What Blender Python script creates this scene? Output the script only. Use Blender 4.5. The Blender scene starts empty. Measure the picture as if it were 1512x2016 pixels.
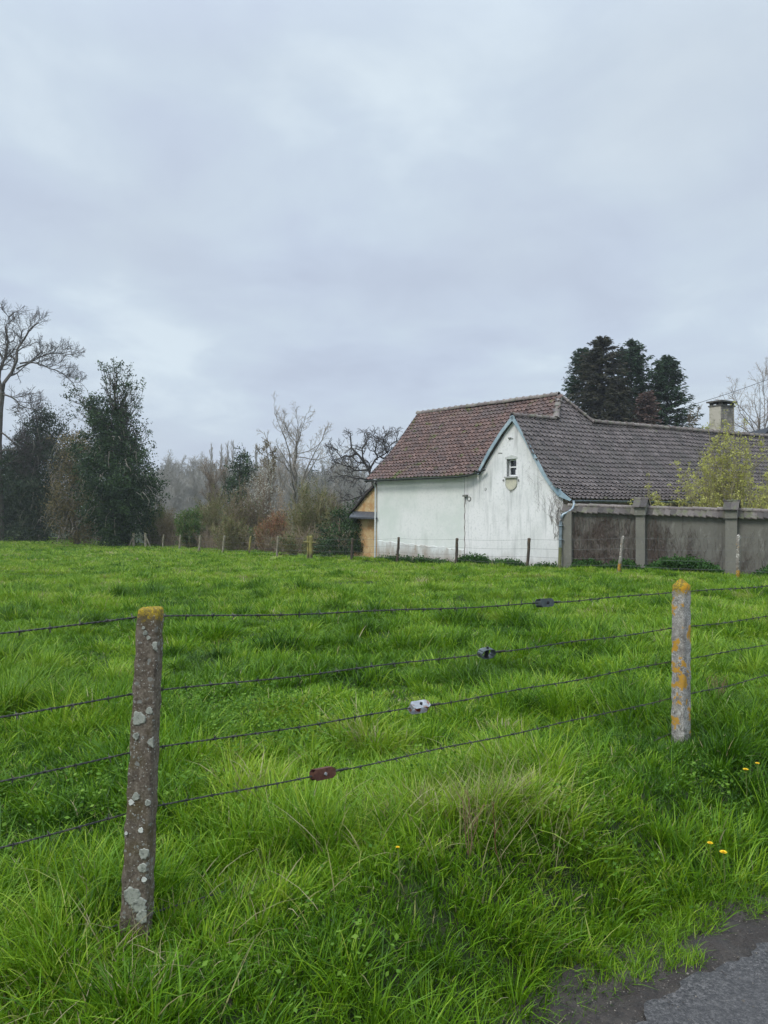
import bpy, math
import numpy as np
from mathutils import Vector
R_ = math.radians
rng = np.random.default_rng(7)
sc = bpy.context.scene
COL = sc.collection

# ------------------------------------------------------------------ camera
F = 1514.0; CZ = 1.63; CX, CY = 756.0, 1008.0
cam = bpy.data.cameras.new("camera"); camo = bpy.data.objects.new("camera", cam); COL.objects.link(camo)
cam.sensor_fit = 'HORIZONTAL'; cam.sensor_width = 36.0; cam.lens = 36.0 * F / 1512.0
cam.clip_start = 0.05; cam.clip_end = 5000
camo.location = (0, 0, CZ); camo.rotation_euler = (R_(90), 0, 0)
sc.camera = camo
# ------------------------------------------------------------------ sky, sun, exposure
SUN_EL, SUN_AZ = R_(48), R_(228)          # azimuth measured clockwise from +Y (north)
w = bpy.data.worlds.new("World"); sc.world = w; w.use_nodes = True
nt = w.node_tree; nt.nodes.clear()
def nd(nt, typ, ins=None, **props):
    n = nt.nodes.new(typ)
    for k, v in props.items(): setattr(n, k, v)
    for k, v in (ins or {}).items():
        s = n.inputs[k]
        if isinstance(v, bpy.types.NodeSocket): nt.links.new(v, s)
        else: s.default_value = v
    return n
def rgb(c): return (c[0], c[1], c[2], 1.0)
def ramp(nt, fac, pts, interp='LINEAR'):
    n = nt.nodes.new('ShaderNodeValToRGB'); n.color_ramp.interpolation = interp
    e = n.color_ramp.elements
    while len(e) < len(pts): e.new(0.5)
    for i, (p, c) in enumerate(pts):
        e[i].position = p; e[i].color = rgb(c) if not isinstance(c, (int, float)) else (c, c, c, 1)
    nt.links.new(fac, n.inputs[0]); return n.outputs[0]
def mixc(nt, fac, a, b, mode='MIX'):
    n = nt.nodes.new('ShaderNodeMix'); n.data_type = 'RGBA'; n.blend_type = mode
    for s, v in ((n.inputs[0], fac), (n.inputs[6], a), (n.inputs[7], b)):
        if isinstance(v, bpy.types.NodeSocket): nt.links.new(v, s)
        elif isinstance(v, (int, float)): s.default_value = v
        else: s.default_value = rgb(v)
    return n.outputs[2]
def mth(nt, op, a, b=0.0, c=None, clamp=False):
    n = nt.nodes.new('ShaderNodeMath'); n.operation = op; n.use_clamp = clamp
    for i, v in enumerate((a, b) if c is None else (a, b, c)):
        if isinstance(v, bpy.types.NodeSocket): nt.links.new(v, n.inputs[i])
        else: n.inputs[i].default_value = v
    return n.outputs[0]
sky = nd(nt, 'ShaderNodeTexSky', sky_type='NISHITA', sun_disc=False, sun_elevation=SUN_EL, sun_rotation=SUN_AZ,
         air_density=1.4, dust_density=3.0)
tc = nd(nt, 'ShaderNodeTexCoord'); sep = nd(nt, 'ShaderNodeSeparateXYZ', {0: tc.outputs['Generated']})
zz = mth(nt, 'MAXIMUM', sep.outputs[2], 0.0)
den = mth(nt, 'ADD', zz, 0.22)
cx = mth(nt, 'DIVIDE', sep.outputs[0], den); cy = mth(nt, 'DIVIDE', sep.outputs[1], den)
cv = nd(nt, 'ShaderNodeCombineXYZ', {0: cx, 1: cy, 2: 0.35})
n1 = nd(nt, 'ShaderNodeTexNoise', {'Vector': cv.outputs[0], 'Scale': 1.15, 'Detail': 5.0, 'Roughness': 0.5, 'Distortion': 0.35})
n2 = nd(nt, 'ShaderNodeTexNoise', {'Vector': cv.outputs[0], 'Scale': 3.0, 'Detail': 7.0, 'Roughness': 0.55, 'Distortion': 0.4})
n3 = nd(nt, 'ShaderNodeTexNoise', {'Vector': cv.outputs[0], 'Scale': 0.8, 'Detail': 2.0, 'Roughness': 0.5})
s_ = mth(nt, 'ADD', mth(nt, 'MULTIPLY', n1.outputs[0], 0.58), mth(nt, 'MULTIPLY', n2.outputs[0], 0.42))
cl = ramp(nt, s_, [(0.37, (.395, .45, .58)), (0.46, (.455, .525, .65)), (0.54, (.51, .60, .695)), (0.63, (.64, .735, .795))])
cl2 = mixc(nt, mth(nt, 'MULTIPLY_ADD', n3.outputs[0], 2.2, -0.85, clamp=True), cl, (.45, .51, .585))
cl3 = mixc(nt, ramp(nt, zz, [(0.0, 0.75), (0.22, 0.25), (0.5, 0.0)]), cl2, (.47, .535, .625))
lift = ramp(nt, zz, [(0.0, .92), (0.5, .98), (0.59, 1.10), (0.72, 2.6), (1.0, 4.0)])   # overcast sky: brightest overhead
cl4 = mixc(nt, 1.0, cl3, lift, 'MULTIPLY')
skyc = nd(nt, 'ShaderNodeVectorMath', {0: sky.outputs[0], 'Scale': 0.08}, operation='SCALE')
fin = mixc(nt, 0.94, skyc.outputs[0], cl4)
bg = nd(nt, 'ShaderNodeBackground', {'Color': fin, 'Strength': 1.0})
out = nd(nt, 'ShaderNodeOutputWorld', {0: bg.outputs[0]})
sun = bpy.data.lights.new("sun", 'SUN'); sun.energy = 1.5; sun.angle = R_(20); sun.color = (1.0, .97, .92)
so = bpy.data.objects.new("sun", sun); COL.objects.link(so)
sd = Vector((math.sin(SUN_AZ) * math.cos(SUN_EL), math.cos(SUN_AZ) * math.cos(SUN_EL), math.sin(SUN_EL)))
so.rotation_euler = sd.to_track_quat('Z', 'Y').to_euler()
sc.view_settings.view_transform = 'Standard'; sc.view_settings.look = 'None'
sc.view_settings.exposure = 0.40; sc.view_settings.gamma = 1.0
sc.render.engine = 'CYCLES'
try:
    sc.cycles.use_denoising = True; sc.cycles.max_bounces = 6; sc.cycles.transparent_max_bounces = 8
    sc.cycles.volume_bounces = 1; sc.cycles.transmission_bounces = 4; sc.cycles.diffuse_bounces = 3
except Exception: pass

# ------------------------------------------------------------------ helpers
def vnoise(x, y, scale, seed=0):
    x = np.asarray(x, float) * scale + 1000.3; y = np.asarray(y, float) * scale + 1000.7
    xi = np.floor(x).astype(np.int64); yi = np.floor(y).astype(np.int64); fx = x - xi; fy = y - yi
    fx = fx * fx * (3 - 2 * fx); fy = fy * fy * (3 - 2 * fy)
    def h(a, b):
        v = (a * 374761393 + b * 668265263 + seed * 974634777) & 0xFFFFFFFF
        v = ((v ^ (v >> 13)) * 1274126177) & 0xFFFFFFFF
        v = v ^ (v >> 16)
        return (v & 0xFFFF) / 65535.0
    return (h(xi, yi) * (1 - fx) + h(xi + 1, yi) * fx) * (1 - fy) + (h(xi, yi + 1) * (1 - fx) + h(xi + 1, yi + 1) * fx) * fy
class Geo:
    def __init__(s): s.V = []; s.F = []; s.n = 0; s.T = []
    def add(s, V, Fc, mat=0, tint=0.5):
        V = np.asarray(V, np.float32).reshape(-1, 3); Fc = np.asarray(Fc, np.int32)
        if len(V) == 0: return
        s.V.append(V); s.F.append((Fc + s.n, mat)); s.n += len(V)
        t = np.asarray(tint, np.float32)
        s.T.append(np.full(len(V), float(t), np.float32) if t.ndim == 0 else t.ravel())
        return s
    def build(s, name, mats, parent=None, smooth=False, off=None):
        me = bpy.data.meshes.new(name)
        V = np.concatenate(s.V)
        if off is not None: V = V - np.asarray(off, np.float32)
        me.vertices.add(len(V)); me.vertices.foreach_set('co', V.ravel())
        sizes = np.concatenate([np.full(len(f), f.shape[1], np.int32) for f, _ in s.F])
        loops = np.concatenate([f.ravel() for f, _ in s.F])
        mi = np.concatenate([np.full(len(f), m, np.int32) for f, m in s.F])
        me.loops.add(len(loops)); me.loops.foreach_set('vertex_index', loops)
        me.polygons.add(len(sizes)); st = np.zeros(len(sizes), np.int32); st[1:] = np.cumsum(sizes)[:-1]
        me.polygons.foreach_set('loop_start', st)
        me.polygons.foreach_set('material_index', mi)
        me.polygons.foreach_set('use_smooth', np.full(len(sizes), smooth))
        me.update(calc_edges=True); me.validate()
        a = me.attributes.new('tint', 'FLOAT', 'POINT'); a.data.foreach_set('value', np.concatenate(s.T))
        for m in (mats if isinstance(mats, (list, tuple)) else [mats]): me.materials.append(m)
        o = bpy.data.objects.new(name, me); COL.objects.link(o)
        if parent is not None: o.parent = parent
        return o
def tag(o, label=None, cat=None, group=None, kind=None):
    if label: o['label'] = label
    if cat: o['category'] = cat
    if group: o['group'] = group
    if kind: o['kind'] = kind
    return o
def thing(name, loc, label, cat, group=None):
    o = bpy.data.objects.new(name, None); COL.objects.link(o); o.location = loc; o.empty_display_size = .2
    return tag(o, label, cat, group)
def copy_tree(o, parent=None):
    c = o.copy(); COL.objects.link(c)
    if parent is not None: c.parent = parent
    for ch in [q for q in bpy.data.objects if q.parent is o]: copy_tree(ch, c)
    return c
def ray(px, d):                      # a point seen at photo column px at depth d
    return np.array([(px - CX) / F * d, d])
def at(px, py, d): return np.array([(px - CX) / F * d, d, CZ + (CY - py) / F * d])
BOXF = np.array([[0, 3, 2, 1], [4, 5, 6, 7], [0, 1, 5, 4], [1, 2, 6, 5], [2, 3, 7, 6], [3, 0, 4, 7]])
def box(g, c, dx, dy, dz, ex=(1, 0, 0), ey=(0, 1, 0), ez=(0, 0, 1), mat=0, tint=.5):
    c, ex, ey, ez = [np.asarray(q, float) for q in (c, ex, ey, ez)]
    P = [c + ex * sx * dx / 2 + ey * sy * dy / 2 + ez * sz * dz / 2 for sz in (-1, 1) for sx, sy in ((-1, -1), (1, -1), (1, 1), (-1, 1))]
    g.add(P, BOXF, mat, tint)
def prism(g, poly, ext, mat=0, tint=.5):       # planar polygon swept by ext
    P = np.asarray(poly, float); n = len(P); Q = P + np.asarray(ext, float)
    g.add(np.vstack([P, Q]), [[i, (i + 1) % n, n + (i + 1) % n, n + i] for i in range(n)], mat, tint)
    g.add(P, [list(range(n))[::-1]], mat, tint); g.add(Q, [list(range(n))], mat, tint)
def tubes(g, P, Rr, sides=4, mat=0, tint=None, cap=False):
    P = np.asarray(P, float); Rr = np.asarray(Rr, float)
    if P.ndim == 2: P = P[None]; Rr = Rr[None]
    B, n, _ = P.shape
    T = np.gradient(P, axis=1); T /= np.linalg.norm(T, axis=2, keepdims=True) + 1e-9
    ref = np.where(np.abs(T[..., 2:3]) > .95, np.array([1., 0, 0]), np.array([0, 0, 1.]))
    U = np.cross(T, ref); U /= np.linalg.norm(U, axis=2, keepdims=True) + 1e-9
    W = np.cross(T, U)
    a = np.arange(sides) / sides * 2 * np.pi
    V = P[:, :, None] + Rr[:, :, None, None] * (U[:, :, None] * np.cos(a)[:, None] + W[:, :, None] * np.sin(a)[:, None])
    i, j, k = np.meshgrid(np.arange(B), np.arange(n - 1), np.arange(sides), indexing='ij')
    k2 = (k + 1) % sides; b = (i * n + j) * sides
    Fc = np.stack([b + k, b + k2, b + sides + k2, b + sides + k], -1).reshape(-1, 4)
    t = .5 if tint is None else np.broadcast_to(np.asarray(tint, float).reshape(-1, 1, 1), (B, n, sides))
    g.add(V, Fc, mat, t)
    if cap:
        g.add(V[:, -1].reshape(-1, 3), np.arange(B * sides).reshape(B, sides), mat, .5)
        g.add(V[:, 0].reshape(-1, 3), np.arange(B * sides).reshape(B, sides)[:, ::-1], mat, .5)
def leaves(g, C, size, mat=0, tint=.5, r=None, aspect=.55, flat=0.0):
    r = r or rng; C = np.asarray(C, float); N = len(C)
    if N == 0: return
    A = r.normal(size=(N, 3)); A /= np.linalg.norm(A, axis=1, keepdims=True)
    Bv = r.normal(size=(N, 3)); 
    if flat: A[:, 2] *= (1 - flat); A /= np.linalg.norm(A, axis=1, keepdims=True)
    Bv -= A * (A * Bv).sum(1, keepdims=True); Bv /= np.linalg.norm(Bv, axis=1, keepdims=True)
    if flat: Bv[:, 2] *= (1 - flat)
    s = np.broadcast_to(np.asarray(size, float), (N,))[:, None] * .5
    V = np.stack([C - A * s, C + Bv * s * aspect, C + A * s, C - Bv * s * aspect], 1)
    t = np.broadcast_to(np.asarray(tint, float).reshape(-1, 1) if np.ndim(tint) else np.full((1, 1), tint), (N, 4))
    g.add(V, np.arange(N * 4).reshape(N, 4), mat, t)

# ------------------------------------------------------------------ materials
def new_mat(name):
    m = bpy.data.materials.new(name); m.use_nodes = True; t = m.node_tree; t.nodes.clear(); return m, t
def M(name, base, rough=.8, layers=(), bump=None, spec=.3, tint=None, metal=0, trans=0.0, tintmode='MIX'):
    """layers: (scale, colour, lo, hi, stretch(x,y,z), detail); tint: (colour at 0, colour at 1) driven by the per-piece attribute"""
    m, t = new_mat(name)
    tcn = nd(t, 'ShaderNodeTexCoord'); co = tcn.outputs['Object']
    if tint:
        at_ = nd(t, 'ShaderNodeAttribute', attribute_name='tint')
        col = ramp(t, at_.outputs['Fac'], tint if isinstance(tint[0], tuple) and len(tint[0]) == 2 else [(0, tint[0]), (1, tint[1])])
    else: col = None
    c = col if col is not None else base
    for L in layers:
        sca, c2, lo, hi = L[:4]; st = L[4] if len(L) > 4 else (1, 1, 1); de = L[5] if len(L) > 5 else 4.0
        mp = nd(t, 'ShaderNodeMapping', {'Vector': co, 'Scale': st, 'Location': (sca * .37, 1.3, sca * .11)})
        nz = nd(t, 'ShaderNodeTexNoise', {'Vector': mp.outputs[0], 'Scale': sca, 'Detail': de, 'Roughness': .6})
        f = ramp(t, nz.outputs[0], [(lo, 0.0), (hi, 1.0)])
        c = mixc(t, f, c, c2)
    ins = {'Roughness': rough, 'Specular IOR Level': spec, 'Metallic': metal}
    if isinstance(c, bpy.types.NodeSocket): ins['Base Color'] = c
    else: ins['Base Color'] = rgb(c)
    if bump:
        nz = nd(t, 'ShaderNodeTexNoise', {'Vector': co, 'Scale': bump[0], 'Detail': 6.0, 'Roughness': .65})
        bp = nd(t, 'ShaderNodeBump', {'Height': nz.outputs[0], 'Strength': bump[1], 'Distance': bump[2]})
        ins['Normal'] = bp.outputs[0]
    p = nd(t, 'ShaderNodeBsdfPrincipled', ins)
    sh = p.outputs[0]
    if trans:
        tr = nd(t, 'ShaderNodeBsdfTranslucent', {'Color': c if isinstance(c, bpy.types.NodeSocket) else rgb(c)})
        mx = nd(t, 'ShaderNodeMixShader', {0: trans, 1: sh, 2: tr.outputs[0]}); sh = mx.outputs[0]
    nd(t, 'ShaderNodeOutputMaterial', {0: sh})
    return m
# ------------------------------------------------------------------ terrain height
fd = np.array([.784, .621]); fn = np.array([.621, -.784]); P0 = np.array([-.91, 3.0])      # line of the near fence
def S_(x, y): return (x - P0[0]) * fn[0] + (y - P0[1]) * fn[1]
POSTS_FAR = [  # photo column of base, row of base, depth, column of top, row of top, width px
    (122, 1062, 75, 121, 1041, 3.0), (145, 1065, 72, 145, 1043, 4.0), (168, 1068, 70, 168, 1046, 3.2), (191, 1069, 68, 191, 1048, 2.2),
    (263, 1077, 59, 263, 1050, 5.0), (287, 1079, 58, 286, 1050, 4.6), (320, 1079, 56, 322, 1053, 3.0), (353, 1083, 53, 355, 1054, 3.4),
    (392, 1086, 50, 394, 1055, 4.0), (438, 1089, 47, 442, 1055, 4.0), (490, 1092, 44, 494, 1056, 4.0), (545, 1097, 41, 547, 1057, 4.2),
    (612, 1102, 36.2, 612, 1056, 7.5), (692, 1102, 34.6, 694, 1060, 5.0), (782, 1107, 33.2, 785, 1058, 5.0), (898, 1114, 30.6, 900, 1060, 5.6), (1038, 1120, 27.6, 1042, 1060, 6.0),
    (1218, 1129, 24.6, 1227, 1057, 6.0), (1453, 1139, 22.6, 1454, 1055, 7.5)]
ctl = [(0, 0, 0), (-.91, 3, 0), (2.07, 5.36, 0), (-3, 1, 0), (5, 8, 0), (0, 10, -.04), (-5, 10, -.03), (0, 19, -.22), (-9, 20, -.22), (8, 15, -.15),
       (6.46, 27.8, -.40), (-.32, 35.3, -.50), (12.2, 24.3, -.53), (20, 19.5, -.62), (0, 150, -1.1), (-100, 150, -1.0), (100, 150, -1.0), (-100, 20, -.6),
       (100, 20, -1), (-100, -60, 0), (100, -60, 0), (0, -60, 0), (-42, 84, -1.0), (-18, 38, -.75), (10, 40, -.5), (30, 40, -.6)]
for px, py, d, *_ in POSTS_FAR:
    q = at(px, py, d); ctl.append((q[0], q[1], q[2]))
ctl = np.array(ctl)
def _U(r2): return .5 * r2 * np.log(r2 + 1e-9)
def _tps(c, lam=4.0):
    n = len(c); K = _U(((c[:, None, :2] - c[None, :, :2]) ** 2).sum(-1)) + lam * np.eye(n)
    Pm = np.hstack([np.ones((n, 1)), c[:, :2]]); A = np.block([[K, Pm], [Pm.T, np.zeros((3, 3))]])
    return np.linalg.solve(A, np.concatenate([c[:, 2], np.zeros(3)]))
_w = _tps(ctl)
def gbase(x, y):
    x = np.asarray(x, float); y = np.asarray(y, float); z = _w[-3] + _w[-2] * x + _w[-1] * y
    for i, c in enumerate(ctl): z = z + _w[i] * _U((x - c[0]) ** 2 + (y - c[1]) ** 2)
    far = np.clip((np.hypot(x, y) - 100) / 120, 0, 1); z = np.clip(z, -1.6, .4)
    return z * (1 - far) - 1.0 * far
def sm(a, b, x): t = np.clip((x - a) / (b - a), 0, 1); return t * t * (3 - 2 * t)
ROADZ = -.20
def gz(x, y):
    x = np.asarray(x, float); y = np.asarray(y, float)
    s = S_(x, y); z = gbase(x, y)
    near = 1 - sm(5, 14, np.hypot(x, y))
    k = (x - P0[0]) * fd[0] + (y - P0[1]) * fd[1]
    hump = .13 * np.exp(-((s - .30) / .42) ** 2) * sm(.2, 1.0, k) * (1 - .5 * sm(2.6, 3.6, k))
    bump = (vnoise(x, y, 1.6, 3) - .5) * .07 + (vnoise(x, y, .5, 5) - .5) * .10 + (vnoise(x, y, 4.0, 9) - .5) * .03
    bump = bump * (1 - sm(.7, 1.1, s) * (1 - sm(5.4, 6, s)))
    z = z + hump + bump * (1 - sm(30, 60, np.hypot(x, y)))
    t = sm(.35, 1.12, s) * (1 - sm(5.2, 6.2, s))
    return z * (1 - t) + (gbase(x, y) * .6 + ROADZ - .05) * t
def gzs(x, y): return float(gz(np.array([x]), np.array([y]))[0])
# ------------------------------------------------------------------ ground, road
def sheet(xs, ys, zf):
    X, Y = np.meshgrid(xs, ys); Z = zf(X, Y); nx, ny = len(xs), len(ys)
    i, j = np.meshgrid(np.arange(ny - 1), np.arange(nx - 1), indexing='ij'); b = i * nx + j
    return np.stack([X, Y, Z], -1).reshape(-1, 3), np.stack([b, b + 1, b + nx + 1, b + nx], -1).reshape(-1, 4)
def warp(n, core, far): t = np.linspace(-1, 1, n); return np.sign(t) * (core * np.abs(t) + (far - core) * np.abs(t) ** 7)
m_soil = M('field_soil', (.014, .024, .006), .95, [(1.2, (.025, .045, .008), .4, .65), (9, (.03, .028, .014), .5, .7)], (14, .6, .05))
g = Geo(); V, Fc = sheet(warp(301, 24, 900), np.where(True, warp(321, 30, 900), 0) + 12, gz); g.add(V, Fc)
tag(g.build('ground', m_soil, smooth=True), kind='structure')
m_asph, t = new_mat('asphalt')
tcn = nd(t, 'ShaderNodeTexCoord')
na = nd(t, 'ShaderNodeTexNoise', {'Vector': tcn.outputs['Object'], 'Scale': 70.0, 'Detail': 5.0, 'Roughness': .8})
nb = nd(t, 'ShaderNodeTexNoise', {'Vector': tcn.outputs['Object'], 'Scale': 3.0, 'Detail': 5.0})
nv = nd(t, 'ShaderNodeTexVoronoi', {'Vector': tcn.outputs['Object'], 'Scale': 120.0})
ca = ramp(t, na.outputs[0], [(.38, (.011, .011, .011)), (.5, (.042, .039, .037)), (.62, (.12, .112, .105))])
ca = mixc(t, ramp(t, nb.outputs[0], [(.4, 0.), (.7, .6)]), ca, (.05, .047, .046))
ca = mixc(t, ramp(t, nv.outputs['Distance'], [(.0, .35), (.25, 0.)]), ca, (.2, .19, .19))
bp = nd(t, 'ShaderNodeBump', {'Height': mth(t, 'ADD', na.outputs[0], nv.outputs['Distance']), 'Strength': .7, 'Distance': .006})
pr = nd(t, 'ShaderNodeBsdfPrincipled', {'Base Color': ca, 'Roughness': .6, 'Normal': bp.outputs[0], 'Specular IOR Level': .4})
nd(t, 'ShaderNodeOutputMaterial', {0: pr.outputs[0]})
def strip(s0f, s1f, k0, k1, dk, ns, zoff, zn=0.0):
    ks = np.arange(k0, k1, dk); U = np.linspace(0, 1, ns)
    s0 = s0f(ks)[:, None]; s1 = s1f(ks)[:, None]; s = s0 + (s1 - s0) * U
    x = P0[0] + fd[0] * ks[:, None] + fn[0] * s; y = P0[1] + fd[1] * ks[:, None] + fn[1] * s
    z = gbase(x, y) * .6 + ROADZ + zoff
    z = z + zn * (vnoise(x, y, 9, 2) - .5) + zn * .6 * (vnoise(x, y, 28, 4) - .5)
    n = len(ks); i, j = np.meshgrid(np.arange(n - 1), np.arange(ns - 1), indexing='ij'); b = i * ns + j
    return np.stack([x, y, z], -1).reshape(-1, 3), np.stack([b, b + ns, b + ns + 1, b + 1], -1).reshape(-1, 4)
edge = lambda k: 1.34 + (vnoise(k, k * 0, 1.7, 8) - .5) * .10 + (vnoise(k, k * 0, 7, 18) - .5) * .08 + (vnoise(k, k * 0, 26, 28) - .5) * .05
g = Geo(); g.add(*strip(edge, lambda k: edge(k) * 0 + 4.9, -12, 24, .025, 30, .008, .006))
tag(g.build('road', m_asph, smooth=True), kind='structure')
m_mud = M('verge_mud', (.030, .022, .016), .7, [(7, (.055, .044, .034), .42, .62), (30, (.018, .014, .011), .5, .68), (90, (.12, .105, .09), .62, .74)], (38, 1.0, .03), spec=.5)
g = Geo(); g.add(*strip(lambda k: k * 0 + .80, lambda k: k * 0 + 1.5, -8, 14, .025, 30, -.001, .035))
tag(g.build('dirt_verge', m_mud, smooth=True), kind='structure')
# grit and little stones between the mud and the asphalt
m_peb = M('pebble', (.3, .28, .25), .7, tint=((.025, .02, .016), (.20, .175, .14)), bump=(60, .4, .002))
g = Geo(); N = 5200
ks = rng.uniform(-1, 5, N); ss = np.clip(rng.normal(1.28, .14, N), 1.02, 2.1); sz = rng.uniform(.001, .0040, N) * (1 + (rng.random(N) > .97) * .8)
px_ = P0[0] + fd[0] * ks + fn[0] * ss; py_ = P0[1] + fd[1] * ks + fn[1] * ss
pz_ = gbase(px_, py_) * .6 + ROADZ + .006
octv = np.array([[1, 0, 0], [0, 1, 0], [-1, 0, 0], [0, -1, 0], [0, 0, .7], [0, 0, -.7]])
VV = np.stack([px_, py_, pz_], -1)[:, None] + octv * sz[:, None, None] * rng.uniform(.6, 1.4, (N, 6, 1))
of = np.array([[0, 1, 4], [1, 2, 4], [2, 3, 4], [3, 0, 4], [1, 0, 5], [2, 1, 5], [3, 2, 5], [0, 3, 5]])
g.add(VV, (np.arange(N)[:, None, None] * 6 + of).reshape(-1, 3), 0, np.repeat(rng.random(N) ** 2, 6))
tag(g.build('gravel', m_peb), kind='stuff')

# ------------------------------------------------------------------ the farmhouse
T1, KW = 1.1, 34.9                                   # front wall plane: 1.1 x + y = 34.9
e1 = np.array([1, -T1]) / math.hypot(1, T1); d1 = np.array([T1, 1]) / math.hypot(1, T1)     # along the wall, into the house
e2 = np.array([1, .6]) / math.hypot(1, .6); m2 = np.array([.6, -1]) / math.hypot(1, .6)     # along the wing, out of its front
def on_wall(px, py, off=0.0):                        # photo point on the wall plane, off metres towards the field
    k = KW - off * math.hypot(1, T1); u = (px - CX) / F; y = k / (1 + T1 * u); return np.array([u * y, y, CZ + (CY - py) / F * y])
def on_plane(px, py, Pt, dirv):                      # vertical plane through Pt along dirv (2d)
    u = (px - CX) / F; n = np.array([-dirv[1], dirv[0]]); y = (n @ Pt[:2]) / (n[0] * u + n[1]); return np.array([u * y, y, CZ + (CY - py) / F * y])
# right slope of the wing: profile of the right verge, swept along e2
vr = np.array([on_wall(px, py, .12) for px, py in ((1126, 983.5), (1106, 968), (1088, 951), (1071, 928.5), (1053.6, 898), (1036, 863), (1008.5, 816.5))])
ER = vr[0]; runR = (vr[:, :2] - ER[:2]) @ -m2; zR_ = vr[:, 2]
sR = (zR_[-1] - zR_[-3]) / (runR[-1] - runR[-3]); RIDR = runR[-1]; ZWR = zR_[-1]
def profR(r): return np.where(r > runR[-1], zR_[-1] + (r - runR[-1]) * sR, np.interp(r, runR, zR_))
def rR(x, y): return (x - ER[0]) * -m2[0] + (y - ER[1]) * -m2[1]
def zR(x, y): return profR(rR(x, y))
vl = np.array([on_wall(px, py, .12) for px, py in ((937.3, 932.8), (959.9, 887.6), (984, 849.4), (1008.5, 816.5))])
EL = vl[0]; runL = (vl[:, :2] - EL[:2]) @ m2; zL_ = vl[:, 2]
sL = (zL_[-1] - zL_[0]) / (runL[-1] - runL[0])
def zL(x, y): r = (x - EL[0]) * m2[0] + (y - EL[1]) * m2[1]; return np.where(r < 0, zL_[0] + r * sL, np.where(r > runL[-1], 99, np.interp(r, runL, zL_)))
# main front slope
EA = on_wall(721, 945.5, .35)
va = [EA] + [on_plane(px, py, EA, d1) for px, py in ((739, 925), (759, 904.5), (779, 879), (802, 846), (825, 813.5))]
va = np.array(va); runA = (va[:, :2] - EA[:2]) @ d1; zA_ = va[:, 2]; sA = (zA_[-1] - zA_[-3]) / (runA[-1] - runA[-3]); RIDA = runA[-1]; ZA = zA_[-1]
def rA(x, y): return (x - EA[0]) * d1[0] + (y - EA[1]) * d1[1]
def zA(x, y): return np.interp(rA(x, y), runA, zA_)
def zB(x, y): return ZA - (rA(x, y) - RIDA) * sA
def _arc(run, z): return np.concatenate([[0], np.cumsum(np.hypot(np.diff(run), np.diff(z)))])
print('runs', RIDR, ZWR, sR, RIDA, ZA, sA, 'span')
RA = EA[:2] + d1 * RIDA                               # left end of the main ridge
# point where the ridge meets the right slope
aa = np.linspace(0, 14, 2801); q = RA + e1 * aa[:, None]; aH = aa[np.argmax(zR(q[:, 0], q[:, 1]) < ZA)]
H = np.append(RA + e1 * aH, ZA); print('H px', CX + F * H[0] / H[1], CY - (H[2] - CZ) * F / H[1])
m_tileA = M('brown_roof_tile', None, .62, [(1.1, (.085, .062, .055), .45, .7), (2.3, (.075, .08, .018), .58, .68, (1, 1, 1), 6), (14, (.05, .04, .038), .55, .75)], (60, .35, .01), spec=.25,
            tint=[(0, (.050, .028, .022)), (.5, (.112, .064, .050)), (1, (.185, .112, .088))])
m_tileR = M('grey_roof_tile', None, .6, [(.9, (.085, .075, .066), .45, .7), (1.7, (.08, .085, .03), .64, .74, (1, 1, 1), 6), (5, (.16, .15, .14), .66, .8), (14, (.05, .045, .043), .55, .75)], (60, .35, .01), spec=.3,
            tint=[(0, (.060, .050, .046)), (.5, (.110, .090, .083)), (1, (.17, .142, .130))])
m_ridge = M('ridge_tile', None, .75, [(3, (.16, .16, .11), .5, .68), (20, (.07, .06, .055), .5, .7)], (40, .5, .01), tint=((.13, .105, .095), (.25, .215, .19)))
UC = np.array([0, .05, .2, .34, .46, .75, 1.0]); HC = np.array([.0, .042, .045, .026, .002, -.006, .0])
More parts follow.
